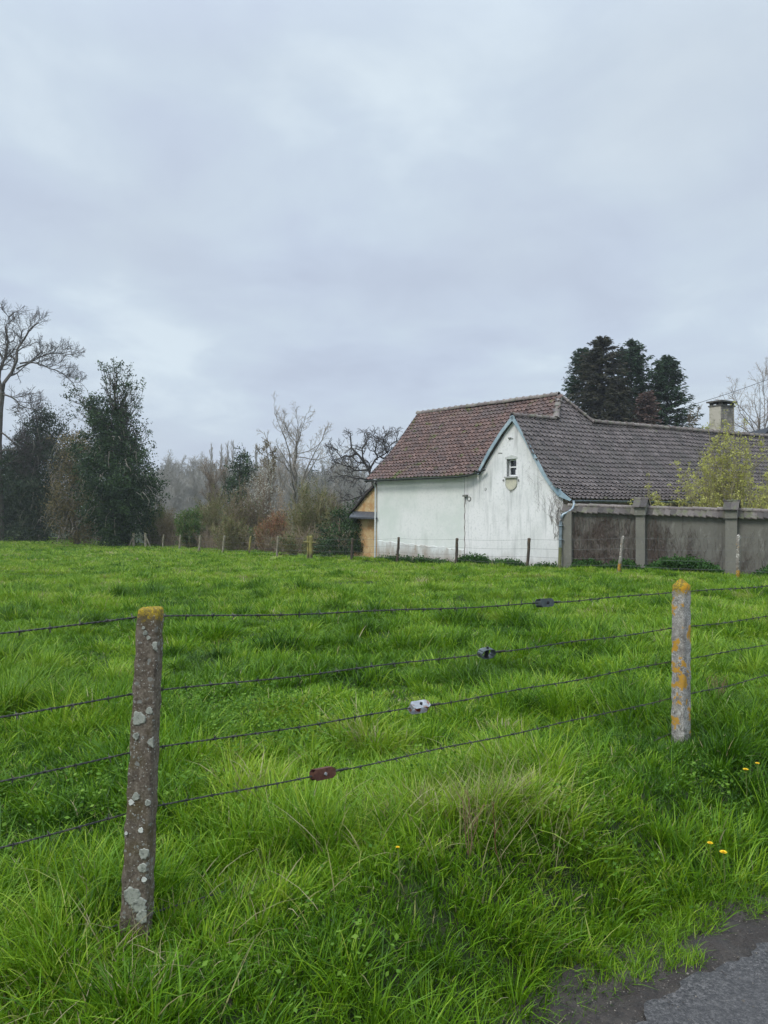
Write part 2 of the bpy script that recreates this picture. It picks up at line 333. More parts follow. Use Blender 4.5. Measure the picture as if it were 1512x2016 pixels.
def tile_slope(g, E, e, inn, run, z, slope_top, a0, a1, ltot, tw, tl, keep, seed):
    r = np.random.default_rng(seed); arc = _arc(run, z)
    na = int((a1 - a0) / tw); nb = int(ltot / tl)
    ia, ib = np.meshgrid(np.arange(na), np.arange(nb), indexing='ij'); ia = ia.ravel(); ib = ib.ravel()
    def P(a, l, h):
        rr = np.where(l > arc[-1], run[-1] + (l - arc[-1]) / math.hypot(1, slope_top), np.interp(l, arc, run))
        zz_ = np.where(l > arc[-1], z[-1] + (rr - run[-1]) * slope_top, np.interp(rr, run, z))
        sag = .05 * np.sin(a * .7 + seed) * np.clip(l / 3, 0, 1) + .012 * np.sin(a * 2.3 + l * 2)
        return np.stack([E[0] + e[0] * a + inn[0] * rr, E[1] + e[1] * a + inn[1] * rr, zz_ + h + sag * .6], -1)
    ac = a0 + (ia + .5) * tw; lc = (ib + .5) * tl; c = P(ac, lc, 0 * ac)
    k = keep(c[:, 0], c[:, 1], ac, lc); ia = ia[k]; ib = ib[k]; n = len(ia)
    ja = r.normal(0, .004, n)[:, None]; jh = r.normal(0, .0035, n)[:, None]; jl = r.normal(0, .006, n)[:, None]
    A = a0 + (ia[:, None] + UC * 1.0) * tw + ja
    lo = P(A, ib[:, None] * tl - .02 + jl + 0 * A, HC + .056 + jh)
    up = P(A, (ib[:, None] + 1) * tl + .08 + 0 * A, HC * .5 - .012 + jh)
    lip = P(A, ib[:, None] * tl - .016 + jl + 0 * A, HC + .043 + jh)
    und = P(A, ib[:, None] * tl + .06 + 0 * A, HC * .6 + .0 + jh)
    V = np.stack([und, lip, lo, up], 1); m = len(UC)            # n,4,m,3
    b = np.arange(n)[:, None, None] * 4 * m + np.arange(3)[:, None] * m + np.arange(m - 1)
    Fc = np.stack([b, b + 1, b + m + 1, b + m], -1).reshape(-1, 4)
    g.add(V, Fc, 0, np.repeat(np.clip(r.normal(.5, .2, n), 0, 1), 4 * m))
def ridge_run(g, A, B, rad, pitch, seed, flare=.035):
    A = np.asarray(A, float); B = np.asarray(B, float); r = np.random.default_rng(seed)
    L = np.linalg.norm(B - A); n = max(1, round(L / pitch)); t = (B - A) / L
    side = np.cross(t, [0, 0, 1]); side /= np.linalg.norm(side); up = np.cross(side, t)
    an = np.linspace(-.25, np.pi + .25, 9)
    for i in range(n):
        jit = r.normal(0, .006, 3)
        rows = []
        for f_, rr in ((-.06, rad - .02), (-.06, rad + flare), (.0, rad + flare), (.12, rad + .006), (1.0, rad - .004)):
            c = A + t * (i + f_) * L / n + jit + up * -.02
            rows.append(c + side * (np.cos(an) * rr)[:, None] + up * (np.sin(an) * rr * .9)[:, None])
        V = np.array(rows); m = len(an); b = np.arange(len(rows) - 1)[:, None] * m + np.arange(m - 1)
        g.add(V.reshape(-1, 3), np.stack([b, b + 1, b + m + 1, b + m], -1).reshape(-1, 4), 0, float(r.random()))
    return n
hz = -.6
HB = np.array([6.3, 28.2, hz])                          # house root
house = thing('farmhouse', HB, 'old white rendered farmhouse with a steep tiled roof and a pointed blue edged gable', 'house')
def part(g, name, mats, parent=None, root=HB, smooth=False, rootobj=None):
    o = g.build(name, mats, rootobj if rootobj is not None else house, smooth, off=root)
    if parent is not None: o.parent = parent
    return o
g = Geo()
def keepA(x, y, a, l):
    z = zA(x, y); back = (y + T1 * x) > KW - .4
    return (z <= zR(x, y) + .05) & (z >= zL(x, y) - .12) & (a > 0)
lA = _arc(runA, zA_)[-1]
tile_slope(g, EA, e1, d1, runA, zA_, sA, 0, 13, lA, .22, lA / 21.5, keepA, 1)
roofA = part(g, 'roof', m_tileA); roofA['label'] = 'reddish brown front slope with green moss'
g = Geo()
def keepR(x, y, a, l):
    r = rR(x, y); z = zR(x, y); infront = (y + T1 * x) > KW - .16 * 1.487
    low = (r <= RIDR) & infront
    hip = (r > RIDR) & (z <= zA(x, y) * (rA(x, y) < RIDA) + 99 * (rA(x, y) >= RIDA) + .04) & (z <= zB(x, y) + .04)
    return low | hip
lR = _arc(runR, zR_)[-1]
tile_slope(g, ER, e2, -m2, runR, zR_, sR, -5.2, 19, lR * 1.6, .225, lR / 20, keepR, 2)
roofR = part(g, 'roof', m_tileR); roofR['label'] = 'grey brown slope of the long right wing'
# ridges
g = Geo(); ridge_run(g, np.append(RA - e1 * .05, ZA), H, .13, .36, 1); part(g, 'ridge_tiles', m_ridge, roofA, smooth=False)
ap = vr[-1]; 
aw = np.linspace(0, 20, 4001); pw = ap[:2] + e2 * aw[:, None]
iv = np.argmax(zA(pw[:, 0], pw[:, 1]) >= ZWR); SR = np.append(pw[iv], ZWR)       # small ridge runs into the main slope
io = np.argmax((rA(pw[:, 0], pw[:, 1]) > RIDA) & (zB(pw[:, 0], pw[:, 1]) < ZWR)); SO = np.append(pw[io], ZWR)
print('SR px', CX + F * SR[0] / SR[1], CY - (SR[2] - CZ) * F / SR[1], 'SO px', CX + F * SO[0] / SO[1], CY - (SO[2] - CZ) * F / SO[1])
WE = np.append(ap[:2] + e2 * 20, ZWR)
g = Geo(); ridge_run(g, ap, SR, .11, .36, 2); ridge_run(g, SR + [0, 0, .0], H + [0, 0, -.10], .135, .36, 3, .03)
ridge_run(g, SO, H, .10, .4, 5); ridge_run(g, SO, WE, .12, .38, 4); part(g, 'ridge_tiles', m_ridge, roofR)
# hidden slopes and back walls
m_under = M('roof_underside', (.09, .08, .07), .9)
g = Geo()
p = lambda xy, z: np.append(xy, z)
bk = RIDA * 2
g.add([p(RA, ZA), H, SO, p(RA + e1 * (aH + .5) + d1 * RIDA, ZA - RIDA * sA), p(RA + d1 * RIDA, ZA - RIDA * sA)], [[0, 1, 2, 3, 4]])
wb = -m2 * RIDR
g.add([SO, WE, WE + np.append(wb, -RIDR * sR), SO + np.append(wb, -RIDR * sR)], [[0, 1, 2, 3]])
g.add([ap, SR, SR + np.append(-m2 * (runL[-1]), -runL[-1] * sL) * [0.05, 0.05, 1], vl[0]], [[0, 1, 2, 3]])
part(g, 'roof_slope', m_under)
# front walls
m_wall = M('pale_render', (.73, .735, .695), .88, [(.55, (.60, .64, .58), .42, .66), (1.3, (.47, .49, .44), .58, .82, (1, 1, .35)), (9, (.60, .62, .58), .5, .8), (3.2, (.36, .36, .32), .74, .9, (1, 1, .22), 7)], (26, .18, .01))
m_gab = M('streaked_render', (.77, .76, .735), .88, [(.9, (.67, .67, .64), .42, .66), (5.0, (.40, .41, .39), .50, .76, (1, 1, .10), 7), (2.2, (.34, .33, .31), .60, .82, (1, 1, .16), 8), (11, (.58, .59, .56), .52, .75)], (26, .22, .012))
m_plinth = M('damp_render', (.66, .68, .65), .9, [(1.3, (.36, .31, .25), .50, .66, (1, 1, .5), 7), (5, (.24, .21, .16), .60, .75), (2.5, (.55, .55, .52), .4, .7)], (26, .3, .015))
def splash(m, colr, h):
    t = m.node_tree; b = [n for n in t.nodes if n.type == 'BSDF_PRINCIPLED'][0]; src = b.inputs['Base Color'].links[0].from_socket
    tcn = nd(t, 'ShaderNodeTexCoord'); sp = nd(t, 'ShaderNodeSeparateXYZ', {0: tcn.outputs['Object']})
    mp = nd(t, 'ShaderNodeMapping', {'Vector': tcn.outputs['Object'], 'Scale': (1, 1, .35)}); nz = nd(t, 'ShaderNodeTexNoise', {'Vector': mp.outputs[0], 'Scale': 2.6, 'Detail': 8.0, 'Roughness': .7})
    v = mth(t, 'SUBTRACT', mth(t, 'MULTIPLY', nz.outputs[0], h * 2), sp.outputs[2]); f = mth(t, 'MULTIPLY', v, 1.6, clamp=True)
    t.links.new(mixc(t, mth(t, 'MULTIPLY', f, .85), src, colr), b.inputs['Base Color'])
splash(m_gab, (.40, .36, .31), .62); splash(m_wall, (.38, .36, .31), .5); splash(m_plinth, (.30, .24, .18), .75)
def wx(px): return on_wall(px, 1000)[:2]
def ztop(x, y):
    t = np.maximum(zA(x, y), np.where(((x - EL[0]) * m2[0] + (y - EL[1]) * m2[1]) > 0, zL(x, y), -99))
    return np.minimum(np.minimum(t, zR(x, y)), 20) - .05
def zfoot(x, y): return gz(x, y) - .25
def wall_strip(g, pxs, hole=None, off=0.0):
    for a, b in zip(pxs[:-1], pxs[1:]):
        A = on_wall(a, 1000, off)[:2]; B = on_wall(b, 1000, off)[:2]
        za, zb = [float(ztop(*np.array([[v] for v in q]))[0]) for q in (A, B)]; fa, fb = zfoot(*A), zfoot(*B)
        seg = [(fa, za, fb, zb)]
        if hole and a >= hole[0] - .01 and b <= hole[1] + .01:
            h0a, h1a = CZ + (CY - hole[3]) / F * A[1], CZ + (CY - hole[2]) / F * A[1]
            h0a = hole[4]; h1a = hole[5]
            seg = [(fa, h0a, fb, h0a), (h1a, za, h1a, zb)]
        for s in seg: g.add([p(A, s[0]), p(B, s[2]), p(B, s[3]), p(A, s[1])], [[0, 1, 2, 3]])
g = Geo(); wall_strip(g, np.linspace(742, 914.6, 30)); wl = part(g, 'wall', m_wall); wl['label'] = 'smooth pale green white wall under the eave'
wz0 = on_wall(1007, 938)[2]; wz1 = on_wall(1007, 903.5)[2]; hole = (997.5, 1016.5, 0, 0, wz0, wz1)
g = Geo(); wall_strip(g, np.concatenate([np.linspace(915.2, 997.5, 24), np.linspace(1003, 1016.5, 4), np.linspace(1020, 1108.5, 24)]), hole); wg = part(g, 'gable_wall', m_gab); wg['label'] = 'streaked white gable wall with a tiny window'
g = Geo()
pl = []
pxs = np.linspace(743, 914, 40)
for a, b in zip(pxs[:-1], pxs[1:]):
    A = on_wall(a, 0, .025)[:2]; B = on_wall(b, 0, .025)[:2]
    ta = on_wall(a, 1064 + (a - 742) * .105 + 1.2 * math.sin(a * .3))[2]; tb = on_wall(b, 1064 + (b - 742) * .105 + 1.2 * math.sin(b * .3))[2]
    A0 = wx(a); B0 = wx(b)
    g.add([p(A, zfoot(*A)), p(B, zfoot(*B)), p(B, tb - .015), p(A, ta - .015), p(A0, ta), p(B0, tb)], [[0, 1, 2, 3], [3, 2, 5, 4]])
part(g, 'plinth', m_plinth)
# end wall of the main house, wing front wall, backs
g = Geo()
A = wx(742); zt = float(zA(*A[:, None])[0])
dd_ = list(np.linspace(0, 6.6, 23)); ew = [p(A + d1 * q, float(min(zA(*(A + d1 * q)[:, None])[0], zB(*(A + d1 * q)[:, None])[0])) - .12) for q in dd_]
for q0, q1, w0_, w1_ in zip(dd_[:-1], dd_[1:], ew[:-1], ew[1:]): g.add([p(A + d1 * q0, -1), p(A + d1 * q1, -1), w1_, w0_], [[0, 1, 2, 3]])
part(g, 'end_wall', m_wall)
m_tan = M('tan_render', (.50, .36, .185), .9, [(3, (.42, .24, .10), .45, .6), (9, (.62, .5, .33), .60, .7), (2, (.34, .2, .1), .6, .8)], (20, .5, .02))
g = Geo()
C0 = wx(1108.5); inset = C0 + e2 * .05 - m2 * .0
Wst = C0; Wen = C0 + e2 * 19
off = -m2 * .02
g.add([p(Wst + off, -1.5), p(Wen + off, -1.5), p(Wen + off, ER[2] + .12), p(Wst + off, ER[2] + .12)], [[0, 1, 2, 3]])
part(g, 'wing_wall', M('wing_render', (.34, .29, .22), .9, [(2, (.2, .17, .13), .45, .7), (8, (.45, .4, .32), .6, .8)], (20, .4, .02)))
# barge boards in weathered blue
m_blue = M('blue_paint', (.30, .385, .42), .55, [(4, (.38, .46, .48), .5, .65), (18, (.16, .17, .17), .66, .78), (2, (.20, .29, .35), .5, .7)], (30, .3, .006))
m_dark = M('dark_timber', (.035, .03, .028), .8)
def board(name, top, wid_px, offm=.12):
    g = Geo(); pts = [np.array([px, py, w_]) for (px, py), w_ in zip(top, wid_px)]
    n = len(pts)
    nrm = np.append(-d1, 0)
    for i in range(n - 1):
        a, b = pts[i], pts[i + 1]
        def q(pt, dxs, o): return on_wall(pt[0] + dxs[0], pt[1] + dxs[1], o)
        dv = np.array([b[0] - a[0], b[1] - a[1]], float); dv /= np.linalg.norm(dv); pn = np.array([-dv[1], dv[0]])
        if pn[1] < 0: pn = -pn
        A1, B1 = q(a, (0, 0), offm + .03), q(b, (0, 0), offm + .03); A2, B2 = q(a, pn * a[2], offm + .03), q(b, pn * b[2], offm + .03)
        bk = np.append(d1 * .035, 0)
        P8 = [A1, B1, B2, A2]
        g.add(P8, [[0, 1, 2, 3]]); g.add([v + bk for v in P8], [[3, 2, 1, 0]])
        g.add([A2, B2, B2 + bk, A2 + bk], [[0, 1, 2, 3]]); g.add([A1, B1, B1 + bk, A1 + bk], [[3, 2, 1, 0]])
        if i == n - 2: g.add([B1, B1 + bk, B2 + bk, B2], [[0, 1, 2, 3]])
        # dark soffit strip behind the board
        s3, s4 = A2 + np.append(d1 * .02, 0), B2 + np.append(d1 * .02, 0); s5 = s3 + np.append(d1 * .13, .02); s6 = s4 + np.append(d1 * .13, .02)
        g.add([s3, s4, s6, s5], [[0, 1, 2, 3]], 1)
    return part(g, name, [m_blue, m_dark])
bb = board('barge_board', [(1008.5, 817), (1022, 839), (1036, 863), (1053.6, 897), (1071, 928.5), (1088, 951), (1106, 968.5), (1124.5, 983.5)], [6.5, 5.5, 5.5, 5.5, 6.5, 8.5, 11, 4])
bb2 = board('barge_board', [(1008.5, 817), (984, 849.4), (960, 887.6), (937.3, 932.8)], [6.5, 5.5, 5.5, 4])
# left verge: dark edge boards of the main roof
g = Geo()
for i in range(len(va) - 1):
    a, b = va[i], va[i + 1]; lo = np.array([0, 0, -.2]); hi = np.array([0, 0, .075]); a, b = a + hi, b + hi; o = np.append(-e1 * .03, 0); q = np.append(e1 * .05, 0)
    g.add([a + o, b + o, b + o + lo, a + o + lo, a + q, b + q, b + q + lo, a + q + lo], [[0, 1, 2, 3], [5, 4, 7, 6], [0, 4, 5, 1], [3, 2, 6, 7]])
part(g, 'verge_board', m_dark, roofA)
# gutters and downpipes
m_zinc = M('zinc', (.24, .29, .31), .45, [(6, (.15, .18, .19), .5, .7)], metal=.6, bump=(20, .1, .005))
m_zincm = M('mossy_zinc', (.13, .14, .06), .8, [(8, (.20, .19, .07), .45, .65), (20, (.09, .1, .06), .5, .7)])
m_grnd = M('pale_pipe', (.55, .57, .55), .5, [(6, (.38, .4, .36), .5, .7)])
def gutter(g, A, B, rad, n=8, mat=0):
    A = np.asarray(A, float); B = np.asarray(B, float); t = (B - A) / np.linalg.norm(B - A); side = np.cross(t, [0, 0, 1]); side /= np.linalg.norm(side)
    an = np.linspace(np.pi, 2 * np.pi, 9)
    K = np.linspace(0, 1, n)[:, None, None]
    C = A * (1 - K) + B * K
    for rr in (rad, rad - .006):
        V = C + side * (np.cos(an) * rr)[None, :, None] + np.array([0, 0, 1]) * (np.sin(an) * rr)[None, :, None]
        m = 9; b = np.arange(n - 1)[:, None] * m + np.arange(m - 1)
        g.add(V, np.stack([b, b + 1, b + m + 1, b + m], -1).reshape(-1, 4), mat)
    tubes(g, [A + side * rad, B + side * rad], [.01, .01], 5, mat); tubes(g, [A - side * rad, B - side * rad], [.01, .01], 5, mat)
    for k in np.linspace(.04, .96, max(2, int(np.linalg.norm(B - A) / .7))):
        c = A + (B - A) * k; V = c + side * (np.cos(an) * (rad + .008))[:, None] + np.array([0, 0, 1]) * (np.sin(an) * (rad + .008))[:, None]
        g.add(np.vstack([V - t * .015, V + t * .015]), [[i, i + 1, i + 10, i + 9] for i in range(8)], mat)
GR0 = p(ER[:2] + m2 * .06 + e2 * .02, ER[2] - .03); GR1 = p(ER[:2] + m2 * .06 + e2 * 18.5, ER[2] - .09)
g = Geo(); gutter(g, GR0, GR1, .075, 30); part(g, 'gutter', m_zinc, smooth=True)
GA0 = p(EA[:2] - d1 * .04 - e1 * .04, EA[2] - .02)
lenA = (on_wall(906, 0, .35)[:2] - EA[:2]) @ e1
GA1 = p(EA[:2] - d1 * .04 + e1 * lenA, EA[2] - .03)
cur = [GA1 + np.append(e1 * .35 + d1 * .04, .03), GA1 + np.append(e1 * .75 + d1 * .12, .12), GA1 + np.append(e1 * 1.15 + d1 * .22, .26)]
m_dgut = M('dark_gutter', (.07, .075, .075), .5, metal=.4)
g = Geo(); gutter(g, GA0, GA1, .06, 20)
for a, b in zip([GA1] + cur[:-1], cur): gutter(g, a, b, .055, 3)
part(g, 'gutter', m_dgut, smooth=True)
DP = [at(1129, 988, 27.35), at(1130.5, 993, 27.3), at(1127, 1003, 27.22), at(1118, 1009, 27.2), at(1109, 1013, 27.2), at(1105, 1018, 27.2), at(1104, 1028, 27.2), at(1103, 1078, 27.2)]
g = Geo(); tubes(g, DP, [.055] * len(DP), 10); tubes(g, [DP[-1], at(1102, 1122, 27.2)], [.062, .066], 10, 1)
for k in (1035, 1062): box(g, at(1104, k, 27.2), .15, .15, .03)
part(g, 'downpipe', [m_zinc, m_zincm], smooth=True)
L0 = on_wall(739.5, 960, .08); L1 = on_wall(738.5, 1100, .08)
g = Geo(); tubes(g, [on_wall(734, 950, .3), on_wall(738, 956, .1), L0, L1], [.04, .04, .045, .045], 8); part(g, 'downpipe', m_grnd, smooth=True)
# crack between the two walls, little wall fittings
g = Geo()
cr = np.array([on_wall(914.9 + .8 * math.sin(i * 1.7) , 978 + i * 6.0, .004) for i in range(23)])
tubes(g, cr, np.full(len(cr), .014), 4); part(g, 'wall_crack', M('crack', (.20, .16, .14), .9))
m_iron = M('wall_anchor', (.17, .17, .15), .8); m_beige = M('beige_render', (.56, .53, .40), .85, [(6, (.42, .41, .33), .45, .7)], (20, .3, .01))
def disc(g, c, r1, r2, th, mat=0, n=16, a0=0, a1=2 * np.pi):
    an = np.linspace(a0, a1, n + 1); ex = np.append(e1, 0); ez = np.array([0, 0, 1]); nn = np.append(-d1, 0) * th
    o = c + ex * (np.cos(an) * r1)[:, None] + ez * (np.sin(an) * r2)[:, None]
    if r1 > 0: g.add(np.vstack([o + nn, [c + nn]]), [[i, i + 1, n + 1] for i in range(n)], mat)
    g.add(np.vstack([o, o + nn]), [[i, i + 1, n + 2 + i, n + 1 + i] for i in range(n)], mat)
for px, py, rr in ((895, 991 - 29, .0), (956, 963, .05), (924, 982.5, .10), (991.5, 945.5, .06), (1021, 945.5, .06), (1006, 966.5, .06)):
    if rr <= 0: continue
    g = Geo(); c = on_wall(px, py); disc(g, c, rr, rr, .012, 0); disc(g, c, rr * .62, rr * .62, .022, 1); part(g, 'wall_plate', [m_gab, m_iron] if px > 980 else [m_iron, m_gab])
g = Geo(); c = on_wall(916, 976, .06); box(g, c, .2, .12, .08, np.append(e1, 0), np.append(d1, 0)); tubes(g, [c, c + [0.02, 0, -.35]], [.01, .01], 4); part(g, 'junction_box', m_iron)
g = Geo(); tubes(g, [on_wall(1001, 862, .03), on_wall(1010, 863, .03)], [.012, .012], 5); box(g, on_wall(1003, 862.5, .03), .1, .05, .05, np.append(e1, 0), np.append(d1, 0)); part(g, 'cable_bracket', m_iron)
g = Geo(); tubes(g, [on_wall(981, 892, .01), on_wall(989, 892, .01)], [.012, .012], 5); part(g, 'wall_tie', m_iron)
g = Geo(); tubes(g, [on_wall(1051, 902, .05), on_wall(1057, 904, .2)], [.035, .035], 6); part(g, 'wall_tie', m_iron)
# window
m_white = M('white_paint', (.80, .81, .80), .5); m_glass = M('dark_glass', (.012, .016, .018), .06, spec=.8)
Wl, Wr = on_wall(997.5, 920), on_wall(1016.5, 920); D = np.append(d1 * .24, 0); ex = np.append(e1, 0); wwid = (Wr - Wl) @ ex
def wp(a, z, dep=0.): return np.append((Wl[:2] + e1 * a + d1 * dep), z)
win = Geo()
win.add([wp(0, wz0), wp(0, wz1), wp(0, wz1, .24), wp(0, wz0, .24)], [[0, 1, 2, 3]]); win.add([wp(wwid, wz0), wp(wwid, wz1), wp(wwid, wz1, .24), wp(wwid, wz0, .24)], [[3, 2, 1, 0]])
win.add([wp(0, wz1), wp(wwid, wz1), wp(wwid, wz1, .24), wp(0, wz1, .24)], [[0, 1, 2, 3]]); win.add([wp(0, wz0), wp(wwid, wz0), wp(wwid, wz0, .24), wp(0, wz0, .24)], [[3, 2, 1, 0]])
wo = part(win, 'window', M('window_reveal', (.42, .42, .40), .85, [(8, (.3, .3, .28), .5, .7)]))
g = Geo(); ey = np.append(d1, 0); zc = (wz0 + wz1) / 2; hh = wz1 - wz0
for a, z, dx, dz in ((.02, zc, .055, hh), (wwid - .02, zc, .055, hh), (wwid / 2, wz0 + .03, wwid, .07), (wwid / 2, wz1 - .03, wwid, .06), (wwid / 2 + .0, zc + .03, wwid, .05)):
    box(g, wp(a, z, .19 + .003 * dx), dx, .05 + dx * .02, dz, ex, ey)
box(g, wp(wwid * .8, wz0 + .17, .165), .13, .02, .18, ex, ey)
part(g, 'frame', m_white, wo)
g = Geo(); g.add([wp(0, wz0, .21), wp(wwid, wz0, .21), wp(wwid, wz1, .21), wp(0, wz1, .21)], [[0, 1, 2, 3]]); part(g, 'pane', m_glass, wo)
g = Geo(); box(g, wp(wwid / 2, wz0 - .03, -.03), wwid + .14, .12, .06, ex, ey); part(g, 'sill', M('sill_stone', (.36, .36, .33), .8), wo)
g = Geo()
lt = [wp(-.06, wz1, -.01), wp(-.06, wz1 + .07, -.01), wp(wwid / 2, wz1 + .15, -.01), wp(wwid + .06, wz1 + .07, -.01), wp(wwid + .06, wz1, -.01)]
prism(g, lt, ey * .03)
part(g, 'lintel', M('lintel_render', (.52, .54, .5), .85, [(7, (.4, .4, .36), .45, .7)]), wo)
g = Geo(); c = wp(wwid / 2, wz0 - .26, 0)
box(g, c + [0, 0, .10], wwid + .04, .05, .22, ex, ey, mat=0); disc(g, c, (wwid + .04) / 2, .24, .024, 0, 20, np.pi, 2 * np.pi)
an = np.linspace(np.pi, 2 * np.pi, 16); ar = c + ex * (np.cos(an) * (wwid / 2 + .04))[:, None] + np.array([0, 0, 1]) * (np.sin(an) * .27)[:, None] - ey * .01
ar = np.vstack([[wp(-.02, wz0 - .06, -.01)], ar, [wp(wwid + .02, wz0 - .06, -.01)]]); tubes(g, ar, np.full(len(ar), .02), 4, 1)
part(g, 'apron', [m_beige, M('apron_edge', (.40, .40, .33), .85)], wo)
# chimney
m_brick, t = new_mat('chimney_brick')
tcn = nd(t, 'ShaderNodeTexCoord'); mp = nd(t, 'ShaderNodeMapping', {'Vector': tcn.outputs['Object'], 'Rotation': (R_(90), 0, R_(0))})
sp = nd(t, 'ShaderNodeSeparateXYZ', {0: tcn.outputs['Object']}); cmb = nd(t, 'ShaderNodeCombineXYZ', {0: mth(t, 'ADD', sp.outputs[0], mth(t, 'MULTIPLY', sp.outputs[1], .6)), 1: sp.outputs[2], 2: 0.0})
bt = nd(t, 'ShaderNodeTexBrick', {'Vector': cmb.outputs[0], 'Color1': (.20, .15, .12, 1), 'Color2': (.27, .22, .18, 1), 'Mortar': (.36, .35, .31, 1), 'Scale': 1.0, 'Mortar Size': .012, 'Brick Width': .22, 'Row Height': .075})
nz = nd(t, 'ShaderNodeTexNoise', {'Vector': tcn.outputs['Object'], 'Scale': 4.0, 'Detail': 5.0})
cc = mixc(t, ramp(t, nz.outputs[0], [(.45, 0.), (.62, .8)]), bt.outputs[0], (.12, .115, .095))
pr = nd(t, 'ShaderNodeBsdfPrincipled', {'Base Color': cc, 'Roughness': .9}); nd(t, 'ShaderNodeOutputMaterial', {0: pr.outputs[0]})
m_chr = M('chimney_render', (.44, .41, .33), .9, [(2.5, (.27, .26, .18), .45, .65), (8, (.14, .14, .10), .6, .75)], (18, .4, .02))
cc0 = np.append(ray(1421, 36.6), 0); e23 = np.append(e2, 0); m23 = np.append(m2, 0)
ctop = CZ + (CY - 797) / F * 36.0; cb = 4.2; L_, W_ = .98, .62
ch = Geo(); box(ch, cc0 + [0, 0, (cb + ctop) / 2], L_, W_, ctop - cb, e23, m23)
box(ch, cc0 + [0, 0, cb + .35], L_ + .05, W_ + .05, .5, e23, m23)
cho = part(ch, 'chimney', m_brick, roofR)
g = Geo(); box(g, cc0 - e23 * (L_ / 2 + .012) + [0, 0, (cb + ctop) / 2], .02, W_ - .01, ctop - cb - .05, e23, m23); part(g, 'render_face', m_chr, cho)
g = Geo()
box(g, cc0 + [0, 0, ctop + .20], L_ + .20, W_ + .22, .07, e23, m23); box(g, cc0 + [0, 0, ctop + .0], L_ + .1, W_ + .1, .06, e23, m23)
for sx in (-1, 1):
    for sy in (-1, 1): box(g, cc0 + e23 * sx * .42 + m23 * sy * .25 + [0, 0, ctop + .1], .14, .12, .14, e23, m23)
box(g, cc0 + [0, 0, ctop + .1], .12, .5, .139, e23, m23)
part(g, 'chimney_cap', M('cap_slab', (.085, .08, .07), .9, [(5, (.15, .15, .11), .5, .7)]), cho)

# ------------------------------------------------------------------ tan lean-to at the left end
root = np.array([-1.0, 36.2, -.6]); shed = thing('lean_to_shed', root, 'small tan rendered lean-to with flaking plaster against the left end of the white farmhouse', 'shed')
def on_shed(px, py, off=0.0): return on_wall(px, py, -.35 + off)
g = Geo()
yk = [(742, 948), (697, 1003), (697, 1106), (742, 1106)]
P_ = [on_shed(*q) for q in yk]; prism(g, P_, np.append(d1 * 3, 0)); part(g, 'wall', m_tan, root=root, rootobj=shed)
g = Geo(); dr = np.append(d1, 0)
top = [on_shed(px, py, .15) for px, py in ((745, 943), (728, 961), (712, 979), (699, 996), (687, 1008))]
for i, (a, b) in enumerate(zip(top[:-1], top[1:])):
    for k in range(3):
        f0, f1 = k / 3, (k + 1.12) / 3
        A, B = a + (b - a) * f0, a + (b - a) * f1; up = np.array([0, 0, .035])
        prism(g, [A, B + up, B + up - [0, 0, .10], A - [0, 0, .10]], dr * 3.4, 0, float(rng.random()))
part(g, 'roof', M('dark_shed_tile', None, .8, tint=((.03, .026, .024), (.075, .062, .055)), bump=(30, .5, .01)), root=root, rootobj=shed)
g = Geo()
a, b = on_shed(688, 1011, .5), on_shed(743, 1016, .5); c_, d_ = on_shed(697, 1006, 0), on_shed(742, 1008, 0)
a = on_shed(687, 1017, .45); b = on_shed(742, 1019.5, .45)
g.add([a, b, d_, c_, a - [0, 0, .07], b - [0, 0, .07], d_ - [0, 0, .07], c_ - [0, 0, .07]], [[0, 1, 2, 3], [7, 6, 5, 4], [0, 4, 5, 1], [1, 5, 6, 2], [3, 7, 4, 0]])
part(g, 'canopy', M('slate', (.055, .06, .068), .45, [(8, (.1, .1, .1), .5, .7)], (30, .4, .01)), root=root, rootobj=shed)

# dark roof far right behind the wing
root = np.append(ray(1540, 52), -.6); barn = thing('barn', root, 'dark roofed building peeking over the tiled wing at the right edge', 'building')
zz0 = CZ + (CY - 842) / F * 52; xl = (1487 - CX) / F * 52; xr = xl + 9
g = Geo(); prism(g, [[xl, 52, -1], [xr, 52, -1], [xr, 52, zz0 - 1.2], [xl + 1.4, 52, zz0 - .05], [xl, 52, zz0 - 1.4]], [0, 7, 0]); part(g, 'wall', m_under, root=root, rootobj=barn)
g = Geo(); prism(g, [[xl - .3, 51.8, zz0 - 1.55], [xl + .9, 51.8, zz0], [xr, 51.8, zz0 - .2], [xr, 51.8, zz0 - .35], [xl + .9, 51.8, zz0 - .15], [xl - .2, 51.8, zz0 - 1.7]], [0, 7.6, 0])
part(g, 'roof', M('barn_slate', (.03, .033, .04), .6, [(6, (.055, .055, .06), .5, .7)]), root=root, rootobj=barn)

